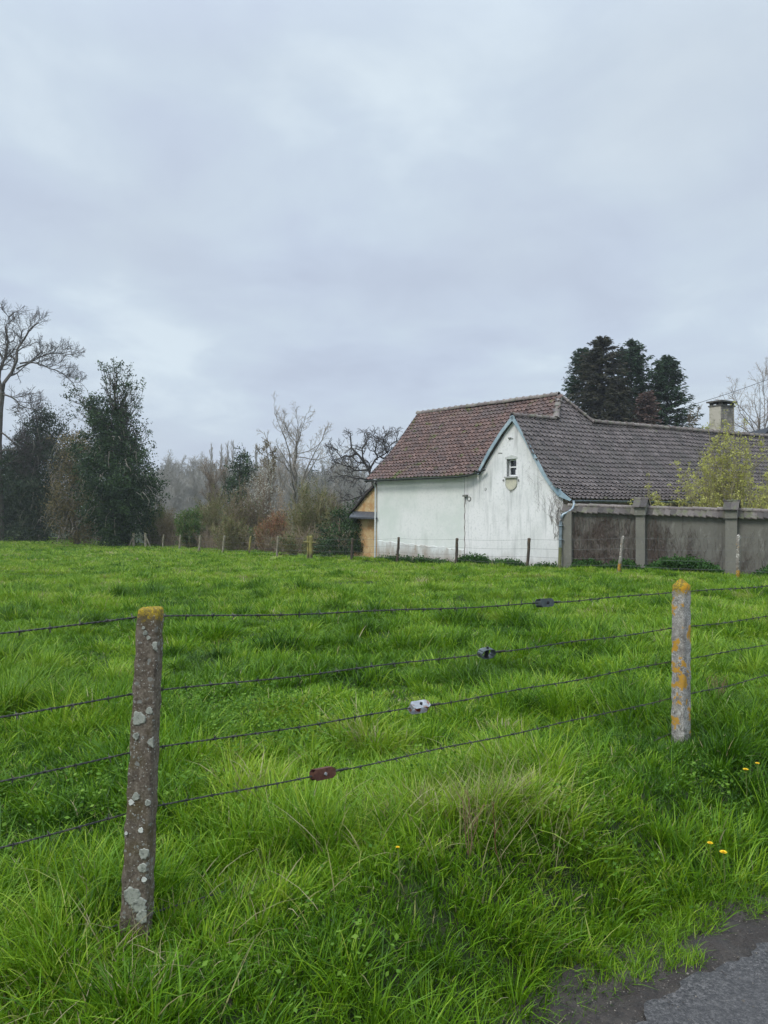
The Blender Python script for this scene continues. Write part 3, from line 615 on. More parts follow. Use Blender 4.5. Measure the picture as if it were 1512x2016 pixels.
# ------------------------------------------------------------------ grey garden wall with tiled coping
TG = .625; xg0, yg0 = (1108 - CX) / F * 27.45, 27.45; KG = yg0 + TG * xg0
eg = np.array([1, -TG]) / math.hypot(1, TG); dg = np.array([TG, 1]) / math.hypot(1, TG); eg3 = np.append(eg, 0); dg3 = np.append(dg, 0)
def on_g(px, py, off=0.0):
    k = KG - off * math.hypot(1, TG); u = (px - CX) / F; y = k / (1 + TG * u); return np.array([u * y, y, CZ + (CY - py) / F * y])
G0 = on_g(1108, 1000); LG = 15.0
def gw(a, z, off=0.): return np.append(G0[:2] + eg * a - dg * off, z)
a1512 = (on_g(1512, 0) - G0) @ eg3
zt0, zt1 = on_g(1140, 992)[2], on_g(1512, 1004)[2]
def ztp(a): return zt0 + (zt1 - zt0) * a / a1512
m_conc = M('weathered_concrete', (.165, .158, .132), .9, [(1.0, (.14, .135, .115), .42, .66), (4, (.26, .25, .215), .58, .75, (1, 1, .5)), (2.2, (.10, .095, .08), .56, .78, (1, 1, .2)), (16, (.15, .14, .12), .5, .7)], (22, .5, .02))
gwall = thing('garden_wall', gw(0, gzs(*gw(0, 0)[:2])), 'grey concrete garden wall with tiled coping and square pillars right of the white house', 'wall')
groot = np.array(gwall.location)
def gpart(g, name, mats, **k): return part(g, name, mats, root=groot, rootobj=gwall, **k)
pil_px = [(1108.5, 1127), (1253, 1271), (1429, 1452)]
pa = [((on_g(l, 0, .1) - G0) @ eg3, (on_g(r_, 0, .1) - G0) @ eg3) for l, r_ in pil_px]
step = pa[2][0] - pa[1][0]; pa.append((pa[2][0] + step, pa[2][1] + step)); pa.append((pa[2][0] + 2 * step, pa[2][1] + 2 * step))
g = Geo()
for a in np.arange(0, LG, .5):
    A, B = gw(a, 0), gw(a + .5, 0); za, zb = ztp(a) - .26, ztp(a + .5) - .26
    fa, fb = gzs(*A[:2]) - .4, gzs(*B[:2]) - .4
    g.add([gw(a, fa), gw(a + .5, fb), gw(a + .5, zb), gw(a, za), gw(a, fa, -.2), gw(a + .5, fb, -.2), gw(a + .5, zb, -.2), gw(a, za, -.2)], [[0, 1, 2, 3], [5, 4, 7, 6]])
gpart(g, 'wall_panel', m_conc)
m_cop = M('coping_tile', None, .8, [(3, (.10, .11, .05), .5, .68), (12, (.07, .06, .055), .5, .7)], (40, .5, .01), tint=((.04, .034, .03), (.16, .137, .118)))
g = Geo(); tw = .185; r_ = np.random.default_rng(5)
for sgn in (1, -1):
    for i in range(int(LG / tw)):
        a = i * tw; z = ztp(a) + r_.normal(0, .008) ; w_ = .34 + r_.normal(0, .008); x0, x1 = a + .004, a + tw - .004; t_ = float(r_.random())
        if sgn > 0:
            O = lambda aa, off, zz_: gw(aa, zz_, off)
        else: O = lambda aa, off, zz_: gw(aa, zz_, -.2 - off)
        P_ = [O(x0 - .01, w_ - .17, z - .235), O(x1, w_ - .17, z - .285), O(x1, -.09, z - .04), O(x0 - .01, -.09, z + .01)]
        P2 = [q - np.array([0, 0, .03]) for q in P_]
        g.add(P_ + P2, [[0, 1, 2, 3], [4, 5, 6, 7], [0, 4, 5, 1], [1, 5, 6, 2], [3, 7, 4, 0]], 0, t_)
gpart(g, 'coping', m_cop)
g = Geo(); ridge_run(g, gw(0.2, ztp(0) - .03, -.1), gw(LG, ztp(LG) - .03, -.1), .085, .38, 8, .012); gpart(g, 'ridge_tiles', m_ridge)
m_pil = M('pillar_concrete', (.18, .172, .142), .9, [(1.6, (.15, .145, .12), .45, .66), (5, (.28, .27, .24), .6, .75), (14, (.14, .135, .12), .55, .7)], (24, .4, .015))
for i, (a0, a1) in enumerate(pa):
    ac = (a0 + a1) / 2; w_ = a1 - a0; A = gw(ac, 0); f = gzs(*A[:2]) - .3
    g = Geo(); zt_ = ztp(ac) - .275
    dep = .34
    box(g, gw(ac, (f + zt_) / 2, dep / 2 - .13), w_, dep, zt_ - f, eg3, dg3)
    if i > 0:
        zc0, zc1 = ztp(ac) - .30, ztp(ac) + .04
        bw = .36
        box(g, gw(ac, (zc0 + zc1) / 2, .0), bw, .56, zc1 - zc0, eg3, dg3)
        hp = [gw(ac - bw / 2, zc1, .28), gw(ac - bw / 2, zc1, -.28), gw(ac - bw / 2, zc1 + .2, 0.0)]
        prism(g, hp, eg3 * bw)
    po = gpart(g, 'pillar', m_pil)
    if i > 0:
        g = Geo()
        for k in range(2):
            for sgn in (1, -1):
                x0 = ac - .23 + k * .23; x1 = x0 + .225
                P_ = [gw(x0, zc1 - .05, sgn * .36), gw(x1, zc1 - .06, sgn * .36), gw(x1, zc1 + .235, 0), gw(x0, zc1 + .25, 0)]
                P2 = [q - np.array([0, 0, .025]) for q in P_]
                g.add(P_ + P2, [[0, 1, 2, 3], [7, 6, 5, 4], [0, 4, 5, 1], [1, 5, 6, 2], [3, 7, 4, 0]], 0, float(r_.random()))
        ridge_run(g, gw(ac - .24, zc1 + .22, 0), gw(ac + .24, zc1 + .22, 0), .06, .24, i)
        o = gpart(g, 'pillar_cap', m_cop); o.parent = po
# ------------------------------------------------------------------ trees and bushes
def unit(v): return v / (np.linalg.norm(v, axis=-1, keepdims=True) + 1e-9)
def grow(r, P, Rr, m, t0, t1, ang, L, n=5, wander=.15, up=.1, rr=.6, tip=.35, angv=.25, lenvar=.35, tpow=1.0, droop=0.0):
    """P (B,k,3) parent polylines, Rr (B,k) radii -> m children on each"""
    B, k, _ = P.shape
    t = t0 + (t1 - t0) * ((np.arange(m) + r.random((B, m))) / m) ** tpow
    f = t * (k - 1); i = np.clip(f.astype(int), 0, k - 2); f = (f - i)[..., None]; b = np.arange(B)[:, None]
    pos = P[b, i] * (1 - f) + P[b, i + 1] * f; tan = unit(P[b, i + 1] - P[b, i]); pr = Rr[b, i] * (1 - f[..., 0]) + Rr[b, i + 1] * f[..., 0]
    pos = pos.reshape(-1, 3); tan = tan.reshape(-1, 3); pr = pr.ravel(); t = t.ravel(); N = len(pos)
    ax = r.normal(size=(N, 3)); ax -= tan * (ax * tan).sum(1, keepdims=True); ax = unit(ax)
    a = (ang + r.normal(0, angv, N))[:, None]; d = unit(tan * np.cos(a) + ax * np.sin(a))
    Ls = (L if np.ndim(L) else np.full(N, float(L))) * (1 + r.uniform(-lenvar, lenvar, N)) * (1 - .45 * (t - t0) / max(t1 - t0, .01))
    out = [pos]; dd = d
    for s in range(n):
        dd = unit(dd + r.normal(0, wander, (N, 3)) + np.array([0, 0, up - droop * s / n]))
        out.append(out[-1] + dd * (Ls / n)[:, None])
    P2 = np.stack(out, 1); R0 = np.minimum(pr * rr, Ls * .05); R2 = R0[:, None] * np.linspace(1, tip, n + 1)
    return P2, R2
def trunk_line(r, h, rad, n=8, lean=(0, 0), wig=.02, tip=.35):
    t = np.linspace(0, 1, n); P = np.stack([lean[0] * h * t ** 1.3, lean[1] * h * t ** 1.3, h * t - .3 * (1 - t)], 1)
    P[1:] += r.normal(0, wig * h, (n - 1, 3)) * [1, 1, .2]; return P[None], (rad * (1 - (1 - tip) * t))[None]
m_bark = M('bark', (.10, .085, .07), .9, [(3, (.15, .14, .12), .5, .7), (1.2, (.08, .085, .05), .55, .7)], (12, .6, .03))
m_barkp = M('pale_bark', (.20, .18, .145), .9, [(3, (.14, .125, .10), .5, .7)], (12, .5, .03))
m_twig = M('twig', (.225, .175, .12), .9); m_twigp = M('pale_twig', (.30, .265, .215), .9); m_twigr = M('russet_twig', (.30, .14, .08), .9); m_twigd = M('dark_twig', (.07, .06, .052), .9); m_twigf = M('haze_faded_twig', (.27, .255, .215), .95)  # far wood twigs (last): distance haze is put into their pale colour
m_twigo = M('olive_twig', (.25, .225, .11), .9); m_barkd = M('dark_bark', (.04, .036, .032), .9)
def leafm(name, a, b, c, tr=.25, rough=.5, spec=.35): return M(name, None, min(.85, rough + .15), tint=[(0, a), (.55, b), (1, c)], trans=tr, spec=spec * .5)
m_ivy = leafm('ivy_leaf', (.010, .027, .008), (.028, .060, .016), (.066, .115, .034), .1, .45, .45)
m_holly = leafm('evergreen_leaf', (.016, .030, .014), (.036, .056, .026), (.080, .10, .055), .1)
m_spruce = leafm('spruce_needle', (.014, .034, .016), (.034, .066, .030), (.068, .105, .050), .05, .7)
m_spruceb = leafm('brown_spruce_needle', (.026, .030, .018), (.050, .050, .030), (.088, .078, .048), .05, .7)
m_olive = leafm('olive_leaf', (.06, .09, .02), (.11, .15, .035), (.17, .21, .06), .35)
m_bud = leafm('bud_leaf', (.29, .29, .07), (.46, .46, .12), (.60, .59, .20), .4)
m_bloss = leafm('blossom', (.35, .36, .28), (.50, .50, .42), (.62, .62, .55), .3)
m_orange = leafm('orange_bud', (.22, .13, .05), (.34, .22, .10), (.40, .30, .15), .3)
m_brownl = leafm('brown_leaf', (.075, .066, .028), (.14, .115, .045), (.23, .18, .08), .2)
m_green = leafm('fresh_leaf', (.045, .085, .015), (.08, .15, .03), (.14, .22, .05), .35)
m_nettle = leafm('nettle_leaf', (.018, .055, .010), (.035, .095, .018), (.07, .15, .03), .2)
def put(px, d, dz=0.): q = ray(px, d); return np.array([q[0], q[1], gzs(*q) + dz])
def hgt(py, d, base): return CZ + (CY - py) / F * d - base[2]
def mk(name, label, cat, loc, parts, group=None):
    o = thing(name, loc, label, cat, group)
    for n_, g_, m_ in parts: g_.build(n_, m_, o)
    return o
def bare(name, label, px, d, top, seed, rad=.2, spread=.5, levels=3, n1=14, n2=8, n3=7, t0=.3, bark=None, twig=None, tw=.012, lean=(0, 0), up=.12, ang=.75, wander=.16, cat='tree', group=None, base=None, trunktip=.35, l1=.34, leaf=None, stems=1):
    r = np.random.default_rng(seed); base = put(px, d) if base is None else base; h = hgt(top, d, base)
    gt, gc = Geo(), Geo(); Ps, Rs = [], []
    for s in range(stems):
        P, Q = trunk_line(r, h * (.9 if s == 0 else r.uniform(.7, .88)), rad * (1 if s == 0 else .7), 9, (lean[0] + (r.normal(0, .12) if stems > 1 else 0), lean[1] + (r.normal(0, .1) if stems > 1 else 0)), .012, trunktip * .3)
        tubes(gt, P, Q, 7); Ps.append(P); Rs.append(Q)
    P = np.concatenate(Ps); Q = np.concatenate(Rs)
    P1, Q1 = grow(r, P, Q, n1, t0, .98, ang, h * l1 * spread / .5, 7, wander, up, .62, .3)
    big = Q1[:, 0] > rad * .12; tubes(gt, P1, np.maximum(Q1, tw * .9), 5)
    P2, Q2 = grow(r, P1, Q1, n2, .2, 1.0, .7, h * .13 * spread / .5, 5, wander * 1.1, up * .8, .6, .35); tubes(gc, P2, np.maximum(Q2, tw * .75), 4)
    if levels >= 3:
        P3, Q3 = grow(r, P2, Q2, n3, .15, 1.0, .65, h * .055 * spread / .5, 3, wander * 1.3, up * .6, .6, .5); tubes(gc, P3, np.maximum(Q3, tw * .6), 3)
        if levels >= 4:
            P4, Q4 = grow(r, P3, Q3, 3, .2, 1.0, .6, h * .03 * spread / .5, 2, .3, up * .5, .6, .6); tubes(gc, P4, np.maximum(Q4, tw * .5), 3); P3 = P4
    mats = [twig or m_twig]
    if leaf:
        mt, n_, sz = leaf; idx = r.integers(0, len(P3), n_); c = P3[idx, r.integers(1, P3.shape[1], n_)] + r.normal(0, sz * .5, (n_, 3))
        leaves(gc, c, sz * r.uniform(.6, 1.3, n_), 1, np.clip(r.normal(.5, .25, n_), 0, 1), r); mats.append(mt)
    return mk(name, label, cat, base, [('trunk', gt, bark or m_bark), ('crown', gc, mats)], group)
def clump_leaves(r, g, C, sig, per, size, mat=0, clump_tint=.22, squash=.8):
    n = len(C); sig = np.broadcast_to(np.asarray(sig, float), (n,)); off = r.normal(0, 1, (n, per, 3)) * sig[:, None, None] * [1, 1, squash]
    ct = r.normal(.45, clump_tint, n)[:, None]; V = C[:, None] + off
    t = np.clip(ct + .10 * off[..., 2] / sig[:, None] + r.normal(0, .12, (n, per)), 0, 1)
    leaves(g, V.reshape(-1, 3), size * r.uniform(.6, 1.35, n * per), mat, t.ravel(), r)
def env_points(r, env, n, shell=.5, xo=None, yflat=1.0):
    env = np.array(env, float); z = r.choice(np.linspace(env[0, 0], env[-1, 0], 400), n, p=(lambda w_: w_ / w_.sum())(np.interp(np.linspace(env[0, 0], env[-1, 0], 400), env[:, 0], env[:, 1]) ** 1.3))
    R0 = np.interp(z, env[:, 0], env[:, 1]); a = r.uniform(0, 2 * np.pi, n); q = r.random(n) ** shell
    lump = 1 + .22 * np.sin(a * 3 + z * 1.3) + .12 * np.sin(a * 5 - z * 2.1)
    x = np.cos(a) * R0 * q * lump; y = np.sin(a) * R0 * q * lump * yflat
    if xo is not None: x = x + np.interp(z, env[:, 0], env[:, 2])
    return np.stack([x, y, z], 1)

# tall bare tree at the left edge, its trunk half out of the frame
r = np.random.default_rng(3); base = put(-2, 70); h = hgt(612, 70, base)
gt, gc = Geo(), Geo()
tr = np.array([[0, 0, -.3], [0.05, 0, 3], [.0, 0, 6], [-.05, 0, 9], [.1, 0, 12], [.3, 0, 13.6]]); tubes(gt, tr, [.48, .38, .33, .30, .27, .24], 9)
limbs = [[(.3, 13.6), (.9, 14.6), (1.9, 16.2), (2.1, 17.5), (3.0, 18.8), (4.2, 19.6)], [(.3, 13.6), (-.1, 15.2), (.4, 16.6), (.9, 18.4), (.6, 20.2), (1.3, 21)],
         [(.1, 12), (-1.4, 13.6), (-2.4, 15.6), (-3.4, 17.4), (-4.2, 19.2)], [(1.6, 15.7), (2.7, 16.0), (3.6, 17.0), (4.8, 17.2), (6.4, 17.4)], [(1.9, 16.2), (3.0, 16.4), (4.2, 15.9), (5.2, 15.6), (6.1, 14.6)],
         [(.3, 13.4), (1.4, 13.1), (2.3, 12.2), (3.3, 11.9)], [(.1, 10), (1.2, 9.3), (2.0, 8.2), (3.2, 7.9)], [(0, 8.2), (1.2, 8.4), (2.4, 8.3), (4.2, 8.6)], [(0.1, 6.3), (.9, 7.3), (2.2, 7.2), (3.4, 7.0)],
         [(.1, 14), (-.8, 16.5), (-1.2, 18.5), (-2, 20.2)], [(0, 9.6), (-1.6, 10.4), (-3.4, 11.6)], [(.4, 16.6), (-.7, 18.2), (-1.0, 19.8)]]
LP, LQ = [], []
for k, l in enumerate(limbs):
    l = np.array(l, float); t = np.linspace(0, len(l) - 1, 8); X = np.interp(t, range(len(l)), l[:, 0]); Z = np.interp(t, range(len(l)), l[:, 1])
    Y = np.cumsum(r.normal(0, .22, 8)); Y -= Y[0]; P = np.stack([X, Y, Z], 1); P[2:] += r.normal(0, .06, (6, 3)); r0 = .17 if k < 3 else .085
    LP.append(P); LQ.append(r0 * np.linspace(1, .28, 8))
LP, LQ = np.array(LP), np.array(LQ); tubes(gt, LP, LQ, 7)
P1, Q1 = grow(r, LP, LQ, 9, .2, 1.0, .75, 2.0, 6, .2, .10, .6, .35); tubes(gt, P1, np.maximum(Q1, .018), 4)
P2, Q2 = grow(r, P1, Q1, 10, .1, 1.0, .75, 1.15, 5, .26, .09, .6, .4); tubes(gc, P2, np.maximum(Q2, .015), 3)
P3, Q3 = grow(r, P2, Q2, 5, .15, 1.0, .7, .55, 3, .3, .08, .6, .5); tubes(gc, P3, np.maximum(Q3, .011), 3)
o = mk('bare_tree', 'tall bare tree at the left edge towering over the dark evergreens', 'tree', base, [('trunk', gt, m_bark), ('crown', gc, m_twigd)])
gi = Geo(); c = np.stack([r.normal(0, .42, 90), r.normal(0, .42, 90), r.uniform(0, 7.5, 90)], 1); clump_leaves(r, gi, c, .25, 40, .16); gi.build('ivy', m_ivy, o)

def evergreen(name, label, px, d, env, seed, mat, nclump, per, sig, size, extra=(), trunk_h=None, bark=None, twigs=0, twmat=None, cat='tree', shell=.5, yflat=1., lowtwig=True):
    r = np.random.default_rng(seed); base = put(px, d); gt, gc = Geo(), Geo(); top = env[-1][0]
    P, Q = trunk_line(r, trunk_h or top * .92, .10 + top * .018, 9, (0, 0), .01, .2); tubes(gt, P, Q, 7)
    P1, Q1 = grow(r, P, Q, 26, .12, .97, 1.0, top * .26, 6, .16, .10, .55, .3); 
    tubes(gt, P1, np.maximum(Q1, .02), 4)
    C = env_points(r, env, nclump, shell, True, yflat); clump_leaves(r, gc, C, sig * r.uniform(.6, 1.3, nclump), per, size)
    for e in extra:            # (x, z, sx, sz, n) loose sprays outside the main mass
        n = e[4]; c = np.stack([r.normal(e[0], e[2], n), r.normal(0, e[2], n), r.normal(e[1], e[3], n)], 1)
        clump_leaves(r, gc, c, sig * .40, max(4, per // 4), size * .95)
        st = np.stack([np.full(n, e[0] * .3), np.zeros(n), np.full(n, e[1] - e[3] * 2.2 - 1.)], 1)
        K = np.linspace(0, 1, 5)[None, :, None]; md = st[:, None] * (1 - K) + c[:, None] * K; md[:, 1:4] += r.normal(0, .12, (n, 3, 3)); tubes(gt, md, np.linspace(.035, .012, 5) * np.ones((n, 1)), 3)
    parts = [('trunk', gt, bark or m_bark), ('crown', gc, mat)]
    if twigs:
        g = Geo(); C = env_points(r, env, twigs, .22, True, yflat); a = np.arctan2(C[:, 1], C[:, 0])
        K = np.linspace(0, 1, 6); L = r.uniform(.6, 2.2, twigs) * top / 12; V = C[:, None] + np.stack([np.cos(a)[:, None] * K * L[:, None] * .5, np.sin(a)[:, None] * K * L[:, None] * .5, (K * .35 - K ** 2 * 1.0) * L[:, None]], -1)
        V[:, 1:] += np.cumsum(r.normal(0, .07, (twigs, 5, 3)), 1); tubes(gc, V, np.linspace(.022, .008, 6) * np.ones((twigs, 1)), 3, 1); parts[1] = ('crown', gc, [mat, twmat or m_twigp])
    return mk(name, label, cat, base, parts)
# big dark ivy-clad tree; x offsets follow its outline (base column 228)
evergreen('ivy_clad_tree', 'big dark ivy clad tree with a ragged top, nearest of the left trees', 228, 60,
    [(0, 1.4, .1), (1.5, 1.8, .3), (3, 2.7, .35), (5, 3.1, .3), (6.5, 2.7, -.05), (8, 2.1, -.3), (9.5, 1.65, -.5), (10.6, 1.35, -.75), (11.6, .8, -1.0)], 11, m_ivy, 900, 60, .33, .17,
    extra=[(-1.7, 11.0, .35, .5, 14), (-2.6, 11.3, .5, .6, 18), (-3.5, 12.0, .35, .4, 10), (.3, 12.6, .7, .8, 46), (-.2, 13.9, .55, .35, 26), (1.3, 11.8, .5, .7, 30), (.9, 10.2, .6, .8, 46), (1.9, 8.3, .6, .8, 30)], twigs=110, trunk_h=12.5)
evergreen('evergreen_tree', 'broad grey green evergreen between the tall bare tree and the ivy clad tree', 74, 72,
    [(0, 2.4, 0), (2, 3.1, 0), (5, 3.4, .2), (8, 2.9, .2), (10, 2.1, .4), (11.4, 1.2, .6), (12.3, .5, .6)], 12, m_holly, 820, 52, .40, .18, extra=[(-2.6, 8.2, .8, .9, 30), (1.6, 10.8, .9, .8, 34), (.2, 12.0, .9, .5, 24), (3.4, 8.4, .6, .9, 24)], twigs=120, twmat=m_barkp)
evergreen('evergreen_tree', 'dark evergreen at the far left behind the foot of the tall bare tree', 24, 80,
    [(0, 2.2, 0), (3, 2.8, 0), (6, 2.3, 0), (8.5, 1.4, 0), (9.4, .6, 0)], 13, m_holly, 380, 50, .42, .22, twigs=50, twmat=m_barkp)
evergreen('evergreen_tree', 'brownish drooping evergreen full of dead twigs left of the ivy clad tree', 152, 64,
    [(.2, 1.5, 0), (2, 2.1, 0), (4, 2.2, 0), (6, 2.1, .2), (8, 1.9, .4), (9.3, 1.1, .5)], 14, m_brownl, 300, 44, .38, .17, extra=[(-1.2, 8.2, .6, .8, 24)], twigs=200, twmat=m_twigp)
# bent dead branch hanging low in front of them
r = np.random.default_rng(5); base = put(118, 63); g = Geo()
tubes(g, [at(px, py, 63) - base for px, py in ((117, 1040), (118, 1030), (126, 1020), (132, 1005), (141, 990), (143, 968))], [.06, .06, .05, .045, .035, .02], 5)
tubes(g, [at(px, py, 63) - base for px, py in ((126, 1026), (112, 1024), (98, 1018), (90, 1008))], [.035, .03, .025, .015], 4)
tubes(g, [at(px, py, 62.8) - base for px, py in ((117, 1043), (117, 1060))], [.06, .07], 5)
tag(g.build('dead_branch', m_barkp), 'pale bent dead branch hanging to the field edge under the left evergreens', 'branch').location = base

def bush(name, label, px, d, top, w_px, seed, twig, leaf=None, nst=26, spread=.55, n2=9, n3=6, tw=.011, cat='bush', group=None, low=0.0):
    r = np.random.default_rng(seed); base = put(px, d); h = hgt(top, d, base); W = w_px / F * d / 2; gt, gc = Geo(), Geo()
    a = r.uniform(0, 2 * np.pi, nst); q = r.random(nst) ** .6; n = 7; t = np.linspace(0, 1, n)
    X = np.cos(a) * q * W; Y = np.sin(a) * q * W * .7; hh = h * (1.0 - .35 * q ** 2) * r.uniform(.6, 1.0, nst)
    P = np.stack([X[:, None] * (.45 + .55 * t), Y[:, None] * (.45 + .55 * t), hh[:, None] * t - .15], -1); P[:, 1:] += np.cumsum(r.normal(0, .045 * h / 4, (nst, n - 1, 3)), 1)
    Q = np.maximum(.006 * h * np.linspace(1, .3, n), tw * .8) * np.ones((nst, 1)); tubes(gt, P, Q, 4)
    P2, Q2 = grow(r, P, Q, n2, .08, 1.0, .55, h * .30, 5, .16, .12, .7, .4); tubes(gc, P2, np.maximum(Q2, tw * .7), 3)
    P3, Q3 = grow(r, P2, Q2, n3, .1, 1.0, .55, h * .13, 3, .22, .10, .7, .5); tubes(gc, P3, np.maximum(Q3, tw * .55), 3)
    mats = [twig]
    if leaf:
        for k, (mt, n_, sz) in enumerate(leaf if isinstance(leaf, list) else [leaf]):
            idx = r.integers(0, len(P3), n_); c = P3[idx, r.integers(0, 4, n_)] + r.normal(0, sz * .7, (n_, 3)); c[:, 2] = np.maximum(c[:, 2], .1)
            leaves(gc, c, sz * r.uniform(.6, 1.3, n_), k + 1, np.clip(r.normal(.5, .25, n_), 0, 1), r); mats.append(mt)
    return mk(name, label, cat, base, [('stems', gt, twig), ('crown', gc, mats)], group)
bush('leafy_bush', 'fresh green bush between the ivy clad tree and the brown scrub', 308, 62, 985, 56, 21, m_twigo, (m_olive, 9000, .13))
bush('leafy_bush', 'low bright green bush at the foot of the brown scrub behind the field fence', 372, 56, 1000, 50, 22, m_twigo, (m_green, 8500, .12), nst=20)
bush('bare_bush', 'russet low bush glimpsed between the two dark left evergreens', 186, 76, 1022, 66, 23, m_twigr, (m_brownl, 5200, .12))
bush('bare_bush', 'brown bare thicket right of the fresh green bush', 338, 60, 1000, 56, 24, m_twig, (m_brownl, 3000, .11))
bush('bare_bush', 'tall olive brown thicket in the middle of the hedge, left half', 418, 58, 965, 90, 25, m_twigo, [(m_brownl, 4200, .10), (m_olive, 2600, .10)], nst=34)
bush('bare_bush', 'tall grey brown thicket in the middle of the hedge, right half', 478, 54, 955, 80, 26, m_twig, [(m_brownl, 4500, .10), (m_olive, 1800, .1)], nst=34)
bush('bare_bush', 'low twiggy brown bush behind the leaning field fence post', 452, 50, 1010, 90, 27, m_twigo, [(m_brownl, 3600, .09), (m_olive, 1800, .09)])
bush('blossom_bush', 'bush speckled with white blossom in the middle of the hedge', 516, 55, 900, 66, 28, m_twig, (m_bloss, 2300, .12), nst=20)
bush('russet_bush', 'rust coloured bush below the white blossom', 538, 48, 1004, 74, 29, m_twigr, [(m_orange, 1500, .09), (m_brownl, 3600, .1)], nst=40, n3=5)
bush('budding_bush', 'pale orange budding bush beside the white blossom', 556, 52, 974, 34, 30, m_twigp, (m_orange, 1800, .10), nst=16)
bush('bare_bush', 'dense bare thicket with olive twigs left of the tan lean-to', 612, 46, 942, 92, 31, m_twigo, [(m_olive, 3500, .09), (m_brownl, 2500, .1)], nst=40)
bush('bare_bush', 'dark tangled low bush behind the mossy gate post', 590, 41.5, 1042, 110, 32, m_twigo, [(m_brownl, 4000, .08), (m_nettle, 1800, .08)], nst=34)
bush('bare_bush', 'grey bare thicket under the gnarled tree', 652, 47, 955, 70, 33, m_twig, (m_brownl, 1800, .09), nst=30)
bush('leafy_bush', 'small dark green bush low in the hedge near the conifer', 512, 50, 1030, 64, 34, m_twigo, (m_nettle, 5200, .11), nst=20)
r = np.random.default_rng(40); base = put(668, 38.5); gt, gc = Geo(), Geo()
C = env_points(r, [(0, 1.3, 0), (.8, 1.45, .1), (1.8, 1.1, .25), (2.6, .5, .5)], 150, .5, True); clump_leaves(r, gc, C, .17, 46, .10); P, Q = trunk_line(r, 2.0, .08, 5); tubes(gt, P, Q, 5)
mk('ivy_bush', 'dark glossy ivy bush leaning on the left side of the tan lean-to', 'bush', base, [('stems', gt, m_twig), ('crown', gc, m_ivy)])
r = np.random.default_rng(41); g = Geo(); c = np.array([on_shed(r.normal(697 + (py - 1010) * .08, 4.5), py, .12) for py in r.uniform(1012, 1085, 70)]); clump_leaves(r, g, c, .13, 34, .09)
tag(g.build('wall_ivy', m_ivy), 'dark ivy climbing the left edge of the tan lean-to wall', 'ivy')

# far wood in the haze, poplars, single trees above the hedge
bare('bare_tree', 'pale bare tree with upswept limbs standing highest above the hedge', 582, 66, 845, 51, .17, .52, 4, 18, 8, 5, .34, m_barkp, m_twigp, .015, up=.10, ang=.72, l1=.62, trunktip=1.0)
bare('bare_tree', 'thin ivy wrapped tree left of the pale bare tree', 528, 60, 862, 52, .13, .30, 3, 16, 6, 5, .3, m_barkd, m_twig, .015, ang=.8, leaf=(m_brownl, 2200, .12))
bare('bare_tree', 'slender grey sapling rising behind the russet bush', 552, 64, 898, 53, .10, .30, 3, 14, 6, 5, .3, m_barkp, m_twigp, .015, ang=.5)
bare('bare_tree', 'multi stemmed bare tree above the olive brown thicket', 425, 78, 905, 54, .16, .42, 3, 16, 8, 6, .2, m_bark, m_twig, .018, up=.16, ang=.5, stems=3)
evergreen('conifer', 'small dark conifer standing in the middle of the hazy wood', 474, 74, [(0, 1.6, 0), (4, 1.75, 0), (6, 1.4, .1), (7.6, .9, .05), (8.9, .3, .1)], 55, m_ivy, 190, 40, .30, .20, extra=[(1.5, 6.6, .3, .4, 8)])
r = np.random.default_rng(60)
pop_lab = ['leftmost', 'second from the left', 'third from the left', 'fourth and tallest', 'fifth from the left', 'rightmost']
for i, (px, tp) in enumerate(((415, 884), (435, 884), (448, 878), (459, 874), (479, 892), (504, 880))):
    d = 190; base = put(px, d); h = hgt(tp, d, base); rr_ = np.random.default_rng(70 + i); gt, gc = Geo(), Geo()
    P, Q = trunk_line(rr_, h, .22, 10, (0, 0), .004, .1); tubes(gt, P, Q, 6)
    P1, Q1 = grow(rr_, P, Q, 90, .12, .99, .35, h * .13, 5, .06, .22, .5, .4); tubes(gc, P1, np.maximum(Q1, .05), 3)
    P2, Q2 = grow(rr_, P1, Q1, 4, .2, 1, .35, h * .04, 3, .1, .3, .5, .5); tubes(gc, P2, np.maximum(Q2, .022), 3)
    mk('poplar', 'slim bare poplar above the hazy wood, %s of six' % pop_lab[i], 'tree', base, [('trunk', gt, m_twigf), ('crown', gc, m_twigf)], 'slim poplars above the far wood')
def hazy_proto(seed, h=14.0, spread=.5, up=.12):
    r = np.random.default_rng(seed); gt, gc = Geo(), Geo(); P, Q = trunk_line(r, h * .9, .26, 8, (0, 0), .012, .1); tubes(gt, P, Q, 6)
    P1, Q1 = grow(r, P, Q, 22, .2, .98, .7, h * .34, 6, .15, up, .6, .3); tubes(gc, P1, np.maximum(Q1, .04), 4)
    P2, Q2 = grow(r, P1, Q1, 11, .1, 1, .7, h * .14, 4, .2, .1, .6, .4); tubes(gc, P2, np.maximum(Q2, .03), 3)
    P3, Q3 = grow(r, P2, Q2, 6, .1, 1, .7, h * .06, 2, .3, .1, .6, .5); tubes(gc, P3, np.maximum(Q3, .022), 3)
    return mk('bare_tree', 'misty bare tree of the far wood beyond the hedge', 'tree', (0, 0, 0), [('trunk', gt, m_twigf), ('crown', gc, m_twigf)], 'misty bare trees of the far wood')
protos = [hazy_proto(80, up=.12), hazy_proto(81, up=.2), hazy_proto(82, up=.05)]
r = np.random.default_rng(83); spots = []
